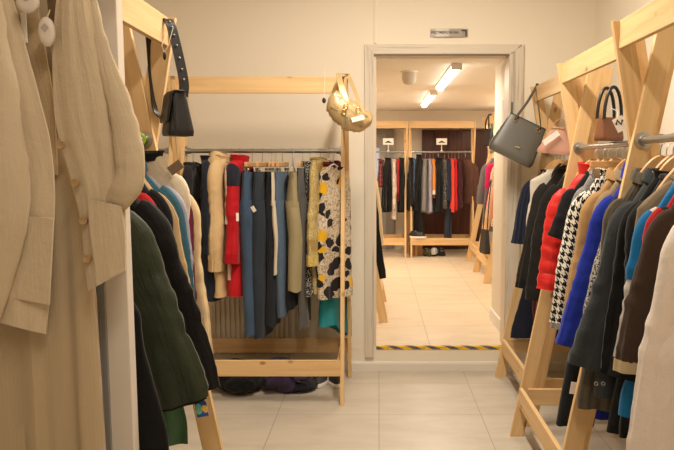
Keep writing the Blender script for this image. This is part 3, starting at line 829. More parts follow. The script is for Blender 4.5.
garment('blazer', 'charcoal black blazer in front of the tan jacket', 'blazer', LG(2.315, -.05), -.02, cloth((36, 36, 38)), 'white', GL, 'shirt', L=hz(.85), wsh=.185, slope=.10, slv=.6, spl=9, r0=.09, r1=.06, th=.022, sfl=.3, neck=.09, colh=.03)
garment('jacket', 'tan jacket sleeve between charcoal blazer and teal shirt', 'jacket', LG(2.355, -.05), .02, cloth((206, 176, 132)), 'wood', GL, 'rib', L=hz(.85), wsh=.20, slope=.10, slv=.6, spl=8, r0=.085, r1=.06, th=.02, sfl=.3, neck=.10)
garment('shirt', 'teal blue shirt beside the pale lilac shirt', 'shirt', LG(2.39, -.05), .0, cloth((62, 104, 124)), 'wood', GL, 'shirt', L=hz(.85), wsh=.205, slope=.09, slv=.6, spl=7, r0=.085, r1=.06, th=.02, sfl=.3, neck=.095, colh=.03)
garment('shirt', 'pale lilac shirt beside the burgundy cardigan', 'shirt', LG(2.42, -.05), .0, cloth((176, 172, 190)), 'wood', GL, 'rib', L=hz(.85), wsh=.21, slope=.09, slv=.62, spl=7, r0=.085, r1=.06, th=.02, sfl=.3, neck=.095)
garment('cardigan', 'burgundy ribbed cardigan beside the cream jacket', 'cardigan', LG(2.475, -.05), .0, cloth((116, 40, 58), 'stripe', (88, 28, 44)), 'wood', GL, 'rib', L=hz(.80), wsh=.215, slope=.085, slv=.62, spl=6, r0=.085, r1=.06, th=.022, sfl=.3, neck=.095)
garment('cardigan', 'long cream cardigan at the far end of partition rack', 'cardigan', LG(2.512, -.05), .0, cloth((232, 206, 162)), 'wood', GL, 'rib', L=hz(.84), wsh=.235, slope=.085, slv=.60, spl=5, r0=.085, r1=.06, th=.022, sfl=.35, neck=.105)

# ---- rack against the back wall (clothes seen edge on)
GB = 'clothes on the back wall rack'
def BG(px, dy=0): return ((px-378)/700*4.27, 4.46+dy, ZR)
Q = PI/2
garment('top', 'small charcoal top at the hidden end of back wall rack', 'top', BG(186), Q, cloth((44, 42, 44)), 'wire', GB, 'rib', L=hz(.85), wsh=.17, slv=.3, spl=5, th=.03, neck=.08)
garment('jacket', 'dark navy jacket beside beige parka', 'jacket', BG(203), Q+.1, cloth((32, 38, 52)), 'wire', GB, 'stand', L=hz(.62), wsh=.18, slv=.56, spl=5, th=.055, neck=.055, nw=.06)
garment('parka', 'beige hooded parka with crinkled sleeve', 'parka', BG(217), Q-.12, cloth((214, 184, 138), rough=.7), 'wire', GB, 'hood', L=hz(.64), wsh=.18, slv=.66, spl=5, r0=.085, r1=.07, th=.05, neck=.05, sfl=.75, wr=.02, cuff=cloth((206, 176, 130)))
garment('blouse', 'pale pink blouse between beige parka and red jacket', 'blouse', BG(226), Q, cloth((214, 184, 164)), 'wire', GB, 'rib', L=hz(.75), wsh=.17, slv=.34, spl=5, th=.025, neck=.09, sfl=.35)
rj = garment('jacket', 'red sports jacket with dark navy shoulders', 'jacket', BG(234.5), Q-.16, cloth((190, 22, 34), rough=.6), 'wire', GB, 'stand', L=hz(.64), wsh=.175, slv=.60, spl=5, r0=.08, r1=.062, th=.05, neck=.06, nw=.06, colh=.035, sfl=.8, cuff=cloth((176, 18, 30)), yoke=cloth((40, 40, 52)))
trousers('jeans', 'mid blue jeans hanging lowest beside the red jacket', 'jeans', BG(247.5), Q-.12, cloth((62, 84, 112), 'denim', (96, 120, 148)), L=hz(.40), th=.055, waist=.17)
trousers('jeans', 'dark grey-blue jeans next to the mid blue pair', 'jeans', BG(258.5, -.01), Q-.1, cloth((46, 54, 64), 'denim', (66, 76, 88)), L=hz(.385), th=.045, waist=.175)
trousers('jeans', 'almost black jeans on wooden clip hanger', 'jeans', BG(267.5), Q+.06, cloth((34, 38, 46), 'denim', (48, 54, 62)), L=hz(.46), th=.04, waist=.17)
trousers('trousers', 'narrow cream trousers folded short between dark jeans', 'trousers', BG(272.5, -.02), Q, cloth((216, 204, 182)), L=hz(.79), th=.022, waist=.17, hem=.09)
trousers('jeans', 'faded blue jeans beside khaki trousers', 'jeans', BG(279), Q-.1, cloth((80, 100, 124), 'denim', (116, 136, 158)), L=hz(.52), th=.042, waist=.175)
trousers('trousers', 'black cropped trousers seen below the khaki pair', 'trousers', BG(289), Q, cloth((34, 36, 44)), L=hz(.575), th=.03, waist=.16, hem=.10, hanger='wire')
trousers('trousers', 'khaki green trousers with loose folds', 'trousers', BG(291, -.03), Q+.1, cloth((158, 146, 112)), L=hz(.69), th=.055, waist=.175, hem=.11, hanger='wire')
trousers('jeans', 'washed grey jeans beside the black speckled dress', 'jeans', BG(300, -.01), Q-.05, cloth((88, 86, 84), 'denim', (112, 110, 106)), L=hz(.45), th=.038, waist=.175, top=.11)
garment('dress', 'black dress with small white speckles beside gold jacket', 'dress', BG(307.5), Q, cloth((22, 21, 22), 'speck', (206, 200, 190)), 'wire', GB, 'rib', sleeves=False, L=hz(.66), wsh=.165, th=.038, neck=.075, hem=.20)
gj = garment('jacket', 'gold olive embroidered jacket with fringed cuff', 'jacket', BG(318), Q-.22, cloth((168, 144, 82), 'sprig', (214, 198, 150), rough=.7), 'wire', GB, 'rib', L=hz(.665), wsh=.17, slv=.62, spl=5, r0=.075, r1=.075, th=.05, neck=.05, cuff=cloth((206, 184, 110), 'speck', (160, 134, 66)), cuffh=.07, cuffs=1.15)
garment('top', 'wine red top hanging inside the floral dress', 'top', BG(327, .0), Q-.9, cloth((110, 22, 34)), 'white', GB, 'rib', sleeves=False, L=hz(1.0), wsh=.12, th=.025, neck=.07)
garment('floral_dress', 'cream dress with large black and yellow flowers', 'dress', BG(332.5, -.05), Q-.8, cloth((214, 198, 172), 'floral', (40, 34, 38), (226, 176, 34)), 'white', GB, None, sleeves=False, raw=1, L=hz(.63), wsh=.115, slope=.10, chest=.125, mid=.14, hem=.145, th=.035, neck=.10, fold=.015)
garment('blouse', 'turquoise top showing behind and below the floral dress', 'top', BG(331, .11), Q-.4, cloth((46, 148, 160)), 'wire', GB, 'rib', L=hz(.38), wsh=.15, slv=.24, spl=18, th=.04, neck=.08, hem=.2, hemtilt=-.5, hanger_label='turquoise top')

# ---- next room racks
GN = 'clothes in the next room'
ZR2 = FZ+1.47
def NG(px, dy=0): return ((px-378)/700*9.72, 10.0+dy, ZR2)
def nh(z): return ZR2-z
lo = dict(lowres=True, group=GN, hanger='wire')
garment('coat', 'black coat at the post end of coral rack in next room', 'coat', NG(412.2), Q, cloth((26, 26, 28)), L=nh(.82), th=.05, collar='stand', **lo)
garment('shirt', 'blue denim shirt between two black coats in next room', 'shirt', NG(415.3), Q, cloth((70, 98, 132), 'denim', (100, 128, 160)), L=nh(.9), th=.03, slv=.45, collar='rib', **lo)
garment('coat', 'long black coat reaching the rail in next room', 'coat', NG(420), Q-.25, cloth((24, 24, 26)), L=nh(.47), th=.05, slv=.68, collar='stand', neck=.06, **lo)
garment('sweater', 'mid grey sweater hanging in next room', 'sweater', NG(426.3), Q-.1, cloth((136, 132, 130)), L=nh(.80), th=.055, slv=.64, collar='rib', **lo)
garment('shirt', 'lilac grey shirt hanging in next room', 'shirt', NG(431), Q, cloth((164, 158, 172)), L=nh(.78), th=.035, slv=.66, collar='rib', **lo)
garment('top', 'orange top with white stripe in next room', 'top', NG(434.3), Q, cloth((226, 142, 62)), L=nh(1.0), th=.03, slv=.4, collar='rib', cuff=cloth((232, 226, 216)), **lo)
garment('jacket', 'black jacket in the middle of coral rack next room', 'jacket', NG(439.5), Q-.1, cloth((24, 24, 25)), L=nh(.80), th=.06, slv=.66, collar='stand', **lo)
garment('dress', 'black dress with white speckled pattern in next room', 'dress', NG(446), Q, cloth((22, 22, 24), 'speck', (200, 196, 190)), L=nh(.85), th=.035, sleeves=False, collar='rib', **lo)
garment('long_dress', 'long navy dress below the others in next room', 'dress', NG(450), Q, cloth((38, 48, 70)), L=nh(.36), th=.035, slv=.5, collar='rib', **lo)
garment('shirt', 'coral red shirt in next room', 'shirt', NG(453.5), Q, cloth((236, 74, 60)), L=nh(.85), th=.032, slv=.66, collar='rib', **lo)
garment('shirt', 'scarlet shirt thin against the coral one', 'shirt', NG(456.6), Q, cloth((196, 32, 40)), L=nh(.84), th=.02, slv=.64, collar='rib', sfl=.3, **lo)
garment('cardigan', 'dark plum cardigan beside the brown puffer', 'cardigan', NG(460.5), Q, cloth((72, 32, 42)), L=nh(.88), th=.045, slv=.62, collar='rib', **lo)
garment('puffer_jacket', 'brown puffer jacket at end of rack in next room', 'puffer jacket', NG(467, -.02), Q+.8, cloth((94, 62, 50), rough=.6), L=nh(.92), th=.07, wsh=.21, slv=.60, spl=14, quilt=.13, collar='stand', r0=.1, r1=.08, **lo)
garment('shirt', 'dark checked shirt by the door frame in next room', 'shirt', NG(381), Q, cloth((44, 36, 40), 'check', (150, 70, 70)), L=nh(1.15), th=.045, slv=.3, collar='rib', **lo)
garment('coat', 'black coat in front of the grey door', 'coat', NG(388), Q-.2, cloth((24, 24, 26)), L=nh(.80), th=.06, slv=.64, collar='stand', **lo)
garment('blouse', 'cream patterned blouse beside black coats in next room', 'blouse', NG(394.5), Q, cloth((222, 206, 190), 'sprig', (130, 110, 104)), L=nh(.70), th=.04, slv=.62, collar='rib', **lo)
garment('top', 'narrow red top next to cream patterned blouse', 'top', NG(398.3), Q, cloth((186, 44, 48)), L=nh(.95), th=.02, slv=.4, sfl=.3, collar='rib', **lo)
garment('coat', 'black coat against the pine post in front of grey door', 'coat', NG(402.3, 0), Q-.05, cloth((25, 25, 27)), L=nh(.80), th=.055, wsh=.19, slv=.64, collar='stand', **lo)
garment('coat', 'long black coat just inside doorway with sleeve hanging out', 'coat', (-.24, 5.80, ZR2), 0, cloth((24, 23, 24)), L=nh(.52), th=.05, wsh=.20, slv=.95, spl=8, r1=.05, collar='stand', **lo)
garment('jacket', 'cream jacket just inside doorway behind the black coat', 'jacket', (-.24, 6.10, ZR2), 0, cloth((220, 196, 156)), L=nh(.72), th=.05, wsh=.20, slv=.70, spl=12, collar='rib', **lo)
garment('sweater', 'grey and black sweater on rack under the black tote', 'sweater', (1.52, 8.95, ZR2), 0, cloth((110, 106, 106)), L=nh(.62), th=.05, slv=.5, collar='rib', **lo)
garment('top', 'magenta top on rack under the black tote', 'top', (1.54, 8.72, ZR2), 0, cloth((206, 40, 96)), L=nh(.95), th=.05, slv=.3, collar='rib', **lo)
garment('blouse', 'cream blouse with dark pattern half behind wall return', 'blouse', (1.52, 8.15, ZR2), 0, cloth((226, 200, 170), 'speck', (96, 78, 70)), L=nh(.75), th=.05, slv=.62, collar='rib', **lo)
garment('shirt', 'peach shirt half behind wall return in next room', 'shirt', (1.52, 7.85, ZR2), 0, cloth((226, 156, 124)), L=nh(.72), th=.05, slv=.6, collar='rib', **lo)


def at(x, y, Y):
    """point of the room at depth Y seen at (x, y) of the photograph"""
    a, b = (x-378)/700, -(y-242)/700; th = R(6.27)
    d, u = math.cos(th)+b*math.sin(th), -math.sin(th)+b*math.cos(th)
    t = Y/d
    return Vector((a*t, Y, 1.461+u*t))
def resample(pts, n):
    P = smooth_path([(p[0], p[1], 0) for p in pts], 8); acc = [0]
    for a, b in zip(P, P[1:]): acc.append(acc[-1]+(b-a).length)
    out = []
    for i in range(n):
        s = acc[-1]*i/(n-1); k = 0
        while k < len(P)-2 and acc[k+1] < s: k += 1
        t = (s-acc[k])/max(1e-9, acc[k+1]-acc[k]); out.append(P[k].lerp(P[k+1], min(1, t)))
    return out
def panel(name, lp, rp, Yf, mat, parent, rows=44, cols=18, th=.006, wr=.008, sd=0):
    A, B = resample(lp, rows), resample(rp, rows); front = []; back = []
    for i in range(rows):
        fr_, bk = [], []
        for j in range(cols):
            q = A[i].lerp(B[i], j/(cols-1)); Y = Yf(i/(rows-1), j/(cols-1))
            p = at(q.x, q.y, Y)
            n = noise.noise_vector(Vector((p.x*9+sd, p.z*5, sd)))
            n2 = noise.noise(Vector((p.x*30+sd, p.z*9, sd)))
            p.y += n.y*wr+n2*wr*.35
            fr_.append(p); bk.append(p+Vector((0, th, 0)))
        front.append(fr_+bk[::-1])
    m = MB(); m.loft(front, True, True, True)
    return m.build(name, mat, parent)
def limb(name, cs, Yc, rad, mat, parent, flat=.6, N=26, sd=0, sub=7, wr=.006, crease=.003):
    C = smooth_path([tuple(at(c[0], c[1], y)) for c, y in zip(cs, Yc)], sub)
    Rr = smooth_path([(r, 0, 0) for r in rad], sub); rings = []; n = len(C)
    for i, c in enumerate(C):
        T = (C[min(i+1, n-1)]-C[max(0, i-1)]).normalized(); nn = Vector((0, 1, 0)).cross(T).normalized(); bb = T.cross(nn)
        r = Rr[i].x; ring = []
        for k in range(N):
            a = 2*PI*k/N; p = c+nn*r*math.cos(a)+bb*r*flat*math.sin(a)
            nv = noise.noise_vector(Vector((p.x*12+sd, p.y*12, p.z*12)))
            nr = noise.noise(Vector((p.x*20+sd, p.y*8, p.z*34)))
            p += nv*wr+(nn*math.cos(a)+bb*math.sin(a))*nr*crease; ring.append(p)
        rings.append(ring)
    m = MB(); m.loft(rings, True, True, True); return m.build(name, mat, parent)

# ---- beige jacket and dress hanging on the partition
BEIGE = cloth((206, 188, 160)); BEIGE2 = cloth((178, 154, 120)); LIN = cloth((130, 106, 78))
jr = at(50, 150, 1.74)
jk = thing('linen_jacket', 'open beige linen jacket with one sleeve tucked in its pocket', 'jacket', (jr.x, 1.74, jr.z))
def keep(o, root):
    o.location = -Vector(root.location); return o
Yp = lambda t, s: 1.715-.018*math.sin(PI*s)-.012*t+.0022*math.sin(s*13+2*t)+.0012*math.sin(s*29-3*t)
keep(panel('front_panel', [(60, -60), (57, -10), (52, 50), (54, 108), (61, 145), (72, 183), (80, 220), (84, 258), (88, 291)], [(84, -60), (88, -10), (99, 45), (113, 100), (121, 150), (125, 200), (126, 230), (126, 250), (124, 271)], Yp, BEIGE, jk, sd=3), jk)
keep(panel('front_panel', [(-50, -60), (-55, 0), (-60, 100), (-60, 200), (-55, 310)], [(-4, -60), (12, 0), (22, 33), (40, 100), (50, 150), (54, 200), (51, 265), (46, 334)], Yp, BEIGE, jk, cols=24, sd=9), jk)
keep(panel('facing', [(-6, -60), (10, 0), (20, 33), (38, 100), (49, 150), (52, 175)], [(28, -60), (36, 0), (45, 50), (53, 100), (56, 145), (57, 175)], lambda t, s: 1.735+.01*s, BEIGE2, jk, cols=6, wr=.003), jk)
keep(panel('back_panel', [(-30, -60), (-30, 60), (-30, 180), (-30, 300)], [(92, -60), (92, 60), (100, 180), (110, 262)], lambda t, s: 1.83, LIN, jk, wr=.004), jk)
keep(limb('sleeve', [(86, -45), (90, -5), (98, 35), (108, 72), (121, 110), (129, 148), (130, 178), (121, 196), (109, 206), (103, 222)], [1.73, 1.725, 1.715, 1.705, 1.695, 1.685, 1.682, 1.69, 1.712, 1.725], [.012, .014, .017, .023, .030, .034, .035, .033, .030, .026], BEIGE, jk, .55, sd=4, wr=.004), jk)
keep(limb('sleeve', [(-24, -50), (-14, 40), (-4, 120), (3, 190), (-4, 255), (-22, 322)], [1.69, 1.68, 1.665, 1.66, 1.665, 1.675], [.04, .052, .062, .064, .058, .05], BEIGE, jk, .5, sd=14), jk)
keep(panel('pocket', [(88, 199), (90, 230), (97, 283)], [(121, 206), (125, 236), (125, 271)], lambda t, s: 1.668+.014*t+.01*abs(s-.5), BEIGE, jk, rows=20, cols=12, wr=.004, sd=5), jk)
keep(panel('pocket', [(6, 214), (4, 250), (2, 296)], [(53, 219), (51, 255), (49, 305)], lambda t, s: 1.682, BEIGE, jk, rows=16, cols=10, wr=.002, sd=6), jk)
for (bx, by) in ((61, 145), (75, 183), (83.5, 221), (87, 259)):
    p = at(bx, by, 1.688); m = MB(); m.lathe([(.0098, .004), (.0105, -.001), (.009, -.004), (.006, -.003), (.0055, -.002)], 18, 'y', p); keep(m.build('button', plain((168, 138, 100), .4), jk), jk)
p0, p1 = at(21.5, 13, 1.728), at(28.5, 43, 1.728)
m = MB(); m.span((p0.x, 1.722, p0.z), (p1.x, 1.725, p1.z)); keep(m.build('care_label', plain((226, 220, 210), .7), jk, smooth=False), jk)
make_hanger('wood', 'wooden_hanger', 'wooden hanger carrying the open beige linen jacket', (at(40, -60, 1.745).x, 1.745, 2.10), 0, .19, .08)
m = MB(); m.tube([(at(40, -60, 1.745).x, PY0, 2.13), (at(40, -60, 1.745).x, 1.74, 2.12), (at(40, -60, 1.745).x, 1.70, 2.118), (at(40, -60, 1.745).x, 1.695, 2.14)], .007, 8); m.lathe([(.025, PY0-.004), (.025, PY0)], 16, 'y', (at(40, -60, 1.745).x, 0, 2.13))
tag(m.build('wall_hook', DSTEEL), 'steel coat hook on the partition holding the beige jacket', 'hook')
# long knit dress under the jacket
dr_ = thing('knit_dress', 'long beige knitted dress with vertical folds under the linen jacket', 'dress', (-.935, 1.775, 1.3))
KN = cloth((184, 164, 134), 'knit')
rings = []
for i in range(46):
    t = i/45; z = .35+1.19*t; a = .221-.02*t-.07*max(0, (t-.8)/.2); b = .030-.008*t; ring = []
    for k in range(110):
        ph = 2*PI*k/110; x = a*math.copysign(abs(math.cos(ph))**.7, math.cos(ph)); y = b*math.copysign(abs(math.sin(ph))**.7, math.sin(ph))
        am = .013*(1-t)+.004
        wv = .8*math.sin(x*92+.9*math.sin(2.2*z))+.9*math.sin(x*51+1.3+.7*z)+.22*math.sin(x*170+2*z)
        y += am*wv*.7*(1 if y < 0 else .4); y = min(y, .05)
        ring.append((x+.003*noise.noise(Vector((k, z*14, 2))), y, z-1.3))
    rings.append(ring)
m = MB(); m.loft(rings, True); m.build('body', KN, dr_)
for s_ in (-1, 1):
    m = MB(); m.ribbon([(s_*.12, -.01, .06), (s_*.115, .0, .35), (s_*.09, .01, .70)], (1, 0, 0), .035, .006); m.build('strap', KN, dr_)
TAGM = plain((214, 202, 190), .45)
def sec_tag(px_, py_, w_, h_, label):
    c = at(px_, py_, 1.685); o = thing('security_tag', label, 'security tag', c, 0, None)
    m = MB(); rg = []
    for k, d in ((.55, -.010), (.8, -.009), (1, -.004), (1, .003), (.85, .007), (.4, .009)):
        rg.append([(w_*k*math.cos(2*PI*q/22), d, h_*k*math.sin(2*PI*q/22)) for q in range(22)])
    m.loft(rg, True, True, True); m.build('shell', TAGM, o)
    m = MB(); m.add([(0, -.0115, h_*.55), (w_*.5, -.0115, h_*.25), (0, -.0115, -.05*h_), (-w_*.5, -.0115, h_*.25), (0, -.009, h_*.55), (w_*.5, -.009, h_*.25), (0, -.009, -.05*h_), (-w_*.5, -.009, h_*.25)], [(0, 1, 2, 3), (7, 6, 5, 4), (0, 4, 5, 1), (1, 5, 6, 2), (2, 6, 7, 3), (3, 7, 4, 0)]); m.build('sticker', plain((176, 164, 156), .5), o, smooth=False)
    m = MB(); m.tube([(0, 0, h_*.9), (.004, .006, h_*1.3), (.0, .02, h_*1.6)], .0016, 6); m.build('cord', plain((210, 190, 150), .7), o)
sec_tag(28, 2, .026, .026, 'round pale security tag at collar of the beige jacket')
sec_tag(47, 32, .019, .034, 'oval pale security tag hanging lower inside the beige jacket neck')

# ---- bags
def bag_body(wt, wb, h, d, rnd=.03, sag=0):
    """upright bag: x width, y depth, z height, base at z=0"""
    rings = []
    for i in range(13):
        t = i/12; w_ = (wb+(wt-wb)*t)/2; dd = d/2*(1-.55*t)
        e = 1
        if t < .12: e = .90+.10*(t/.12)**.5
        ring = []
        for k in range(40):
            a = 2*PI*k/40; x = w_*e*math.copysign(abs(math.cos(a))**.35, math.cos(a)); y = dd*e*math.copysign(abs(math.sin(a))**.45, math.sin(a))
            ring.append((x, y, h*t-sag*(1-(x/w_)**2)*t+.002*noise.noise(Vector((x*30, y*30, t*9)))))
        rings.append(ring)
    m = MB(); m.loft(rings, True, True, True); return m
LGREY = plain((80, 76, 67), .36); GOLDM = plain((214, 180, 110), .3, .9)
tc = at(509, 158, 4.60)
tote = thing('tote_bag', 'grey leather tote bag hanging tilted beside the doorway', 'bag', tc)
tote.rotation_euler = (R(-6), R(26), R(-14))
bag_body(.255, .325, .265, .10).build('body', LGREY, tote)
m = MB(); m.ribbon([(-.127, -.004, .264), (.127, -.004, .264)], (0, 1, 0), .05, .004); m.build('top_trim', plain((70, 66, 60), .4), tote, smooth=False)
m = MB(); m.tube([(.005, -.052, .075), (.015, -.053, .083), (.022, -.053, .078), (.034, -.053, .088), (.03, -.053, .072)], .0022, 6); m.build('emblem', GOLDM, tote)
MI = tote.rotation_euler.to_matrix().inverted()
def loc_in(o, p): return MI @ (Vector(p)-Vector(o.location))
bm_ = Vector((1.06, 4.735, 1.992))
for sgn, px_ in ((-1, -.075), (1, .085)):
    b0 = Vector((px_, -.028, .235)); b1 = loc_in(tote, bm_)
    pts = smooth_path([b0, b0+Vector((.0, -.004, .035)), (b0+b1)/2+Vector((.005, -.01, 0)), b1+Vector((0, -.02, -.02)), b1+Vector((0, 0, .006))], 6)
    m = MB(); m.ribbon(pts, (.75, -.6, 0) if sgn < 0 else (.4, .9, 0), .020, .004); hd_ = m.build('handle', LGREY, tote)
    m = MB(); m.tube([b0+Vector((.012*math.cos(a), -.004, .012*math.sin(a))) for a in [2*PI*q/14 for q in range(14)]], .0025, 6, closed=True); m.build('ring', GOLDM, hd_)

PINK = plain((186, 138, 118), .5)
pk = thing('shoulder_bag', 'dusty pink leather bag with white tag resting on rod beside tote', 'bag', at(555, 154, 4.12))
pk.rotation_euler = (0, R(6), R(-20))
bag_body(.07, .225, .155, .085, sag=.0).build('body', PINK, pk)
m = MB(); m.ribbon(smooth_path([(-.03, 0, .145), (-.02, -.002, .185), (.01, 0, .205), (.035, 0, .185), (.04, 0, .145)], 5), (0, 1, 0), .018, .004); m.build('strap', PINK, pk)
m = MB(); m.ribbon([(-.04, -.0235, .145), (.0, -.0245, .148), (.04, -.0235, .145)], (0, 0, 1), .004, .003); m.build('zip', GOLDM, pk)
wt = at(551, 138, 4.06); m = MB(); m.box((0, 0, 0), (.105, .003, .032), Matrix.Rotation(R(-36), 3, 'Y')); o = m.build('price_tag', CARDW, smooth=False); o.location = wt
tag(o, 'long white paper tag on the dusty pink bag', 'tag')

# brown bag with black handle behind the hangers
bb = thing('handbag', 'brown leather handbag with tall black handle above the hangers', 'bag', (1.012, 3.10, 1.567), R(24))
bag_body(.11, .13, .10, .075).build('body', plain((124, 78, 50), .5), bb)
for dy in (-.02, .024):
    m = MB(); m.tube([(.048*math.cos(PI*k/16), dy, .095+.135*math.sin(PI*k/16)) for k in range(17)], .0075, 10); m.build('handle', BLKL, bb)
tg = thing('price_tag', 'white paper tag with a dark zigzag mark by brown handbag', 'tag', at(620, 124, 2.98))
RM = Matrix.Rotation(R(-28), 3, 'Y')
m = MB(); m.box((0, 0, 0), (.046, .003, .06), RM); m.build('card', CARDW, tg, smooth=False)
m = MB(); m.ribbon([RM @ Vector(p) for p in ((-.017, -.0025, .004), (-.004, -.0025, .02), (.003, -.0025, -.004), (.016, -.0025, .012))], (0, 1, 0), .001, .008); m.build('zigzag_mark', DARK, tg, smooth=False)
m = MB(); m.tube([RM @ Vector((0, 0, .03)), Vector((.0, .03, .055)), Vector((-.02, .08, .075))], .001, 5); m.build('string', WHITEP, tg)

# black studded shoulder bag on the left rack
bk = thing('shoulder_bag', 'small black shoulder bag with studded strap on pine beam', 'bag', at(178, 136, 2.47), R(-58))
bm0 = bag_body(.075, .115, .15, .10); bm0.build('body', BLKL, bk)
m = MB(); m.loft([[(x, y, z) for x in (-.050, -.025, 0, .025, .050)] for y, z in ((.02, .151), (-.02, .152), (-.030, .14), (-.037, .10), (-.046, .055), (-.045, .045))], False); m.build('flap', plain((14, 14, 15), .35), bk, solid=.004)
BI = Matrix.Rotation(R(58), 3, 'Z')
def lb(p): return BI @ (Vector(p)-Vector(bk.location))
fp = [at(183, 97, 2.47), at(184, 84, 2.475), at(180.5, 64, 2.48), at(175, 40, 2.485), at(170.5, 24, 2.49), at(167, 19.5, 2.50)]
pts = smooth_path([lb(p) for p in fp], 8)
m = MB(); m.ribbon(pts, BI @ Vector((.8, .55, 0)), .034, .005); stp = m.build('strap', BLKL, bk)
for q in range(7):
    k = int(10+q*(len(pts)-14)/6.5); nd = BI @ Vector((.5, -.85, 0))
    m = MB(); m.ball(pts[k]+nd*.005, .0042, 8, 6); m.build('stud', STEEL, stp)
bp = [at(167, 19.5, 2.50), at(163, 21, 2.53)+Vector((-.05, 0, 0)), at(155, 50, 2.545)+Vector((-.02, 0, 0)), at(152, 82, 2.55), at(156, 112, 2.53), at(168, 120, 2.49)]
m = MB(); m.ribbon(smooth_path([lb(p) for p in bp], 6), BI @ Vector((.35, 1, 0)), .026, .004); m.build('strap', BLKL, bk)
m = MB(); m.tube([lb(at(183.5, 98, 2.46))+Vector((.014*math.cos(2*PI*q/16), 0, .014*math.sin(2*PI*q/16))) for q in range(16)], .003, 6, closed=True); m.build('ring', STEEL, bk)
m = MB(); m.span((.056, -.03, .03), (.063, -.022, .13)); m.build('zip_pull', BLKP, bk, smooth=False)
ch = thing('hang_tag', 'small black charm on thread looped over the partition rack beam', 'tag', at(164.5, 56, 2.44))
m = MB(); m.ball((0, 0, 0), (.006, .004, .014), 10, 8); m.build('charm', BLKP, ch)
m = MB(); m.tube([(0, 0, .013), (-.010, .004, .035), (.012, .06, .12)], .0009, 5); m.tube([(0, 0, .013), (.013, .004, .035), (.02, .06, .12)], .0009, 5); m.build('thread', WHITEP, ch)
ct = thing('hang_tag', 'small dark oval charm on thread hanging from back rack beam', 'tag', at(324, 100.5, 4.30))
m = MB(); m.ball((0, 0, 0), (.012, .006, .017), 12, 8); m.build('charm', BLKP, ct)
m = MB(); m.tube([(0, 0, .016), (.004, .01, .10), (.006, .02, .19)], .001, 5); m.build('thread', WHITEP, ct)

# gold bag on the back rack
GOLDL = plain((204, 178, 132), .36, .4)
gb = thing('shoulder_bag', 'crinkled gold shoulder bag slung over end post of back rack', 'bag', at(348, 114, 4.17))
gb.rotation_euler = (0, R(33), R(10))
m = MB(); rg = []
for i in range(21):
    t = -1+2*i/20; hh = .072*(1-abs(t)**4)**.5+.010+.010*noise.noise(Vector((t*3, 7, 1))); w_ = .045*(1-abs(t)**4)**.5+.012
    rg.append([(t*.145, w_*math.cos(2*PI*k/22)+.006*noise.noise(Vector((t*6, k*.5, 1))), hh*math.sin(2*PI*k/22)+.012*noise.noise(Vector((t*8, k*.6, 4)))+.03*t*t-.006*abs(math.sin(t*14))) for k in range(22)])
m.loft(rg, True, True, True); m.build('body', GOLDL, gb)
m = MB(); m.loft([[(x, -.048-.006*math.cos(x*25), z) for x in (-.11, -.06, 0, .06, .10)] for z in (.05, .02, -.02, -.03)], False); m.build('flap', GOLDL, gb, solid=.008)
GI = gb.rotation_euler.to_matrix().inverted()
def lg(p): return GI @ (Vector(p)-Vector(gb.location))
s1 = [at(347, 110, 4.12), at(345, 98, 4.13), at(341, 85, 4.17), at(339, 76, 4.24), at(341, 73.6, 4.30), at(347, 74, 4.36)]
m = MB(); m.ribbon(smooth_path([lg(p) for p in s1], 6), GI @ Vector((1, 0, -.15)), .036, .005); m.build('strap', GOLDL, gb)
s2 = [at(347, 74, 4.36), at(352, 84, 4.30), at(357, 97, 4.22), at(361, 109, 4.16), at(363, 116, 4.14)]
m = MB(); m.ribbon(smooth_path([lg(p) for p in s2], 6), GI @ Vector((1, 0, .3)), .024, .005); m.build('strap', GOLDL, gb)
for p_ in ((346, 106), (344, 112), (358, 110)):
    c = lg(at(*p_, 4.10)); m = MB(); m.tube([c+Vector((.013*math.cos(2*PI*q/14), 0, .013*math.sin(2*PI*q/14))) for q in range(14)], .003, 6, closed=True); m.build('buckle', GOLDM, gb)
m = MB(); m.tube([lg(at(346, 116, 4.11)), lg(at(346.5, 124, 4.105))], .004, 6); m.build('zip_pull', DSTEEL, gb)
m = MB(); m.box((0, 0, 0), (.075, .003, .028), Matrix.Rotation(R(-14), 3, 'Y')); o = m.build('price_tag', CARDW, smooth=False); o.location = at(358, 118.5, 4.10)
tag(o, 'small white tag on the crinkled gold bag', 'tag')

# tags among the clothes
m = MB(); m.box((0, 0, 0), (.05, .004, .032), Matrix.Rotation(R(-35), 3, 'Y')); o = m.build('card_tag', plain((126, 104, 86), .7), smooth=False); o.location = at(175.5, 167.5, 2.41)
tag(o, 'plain brown card tag above the burgundy cardigan', 'tag')
m = MB(); m.box((0, 0, 0), (.036, .003, .082), Matrix.Rotation(R(-10), 3, 'Y')); o = m.build('paper_tag', cloth((52, 92, 168), 'flowertag', (226, 150, 160), (236, 190, 90)), smooth=False); o.location = at(200.5, 404, 2.11)
tag(o, 'blue paper tag printed with pastel flowers below green puffer sleeve', 'tag')
m = MB(); m.box((0, 0, 0), (.022, .003, .05), Matrix.Rotation(R(8), 3, 'Y')); o = m.build('paper_tag', CARDW, smooth=False); o.location = at(573, 388, 2.80)
tag(o, 'white paper label near the hem of the tan camel coat', 'tag')
m = MB(); m.box((0, 0, 0), (.016, .003, .05)); o = m.build('paper_tag', CARDW, smooth=False); o.location = at(237.5, 217, 4.21)
tag(o, 'narrow white paper tag beside the red sports jacket', 'tag')
m = MB(); m.box((0, 0, 0), (.022, .003, .036), Matrix.Rotation(R(-30), 3, 'Y')); o = m.build('paper_tag', plain((214, 206, 190), .7), smooth=False); o.location = at(253.5, 209, 4.20)
tag(o, 'tilted pale tag in front of the jeans', 'tag')
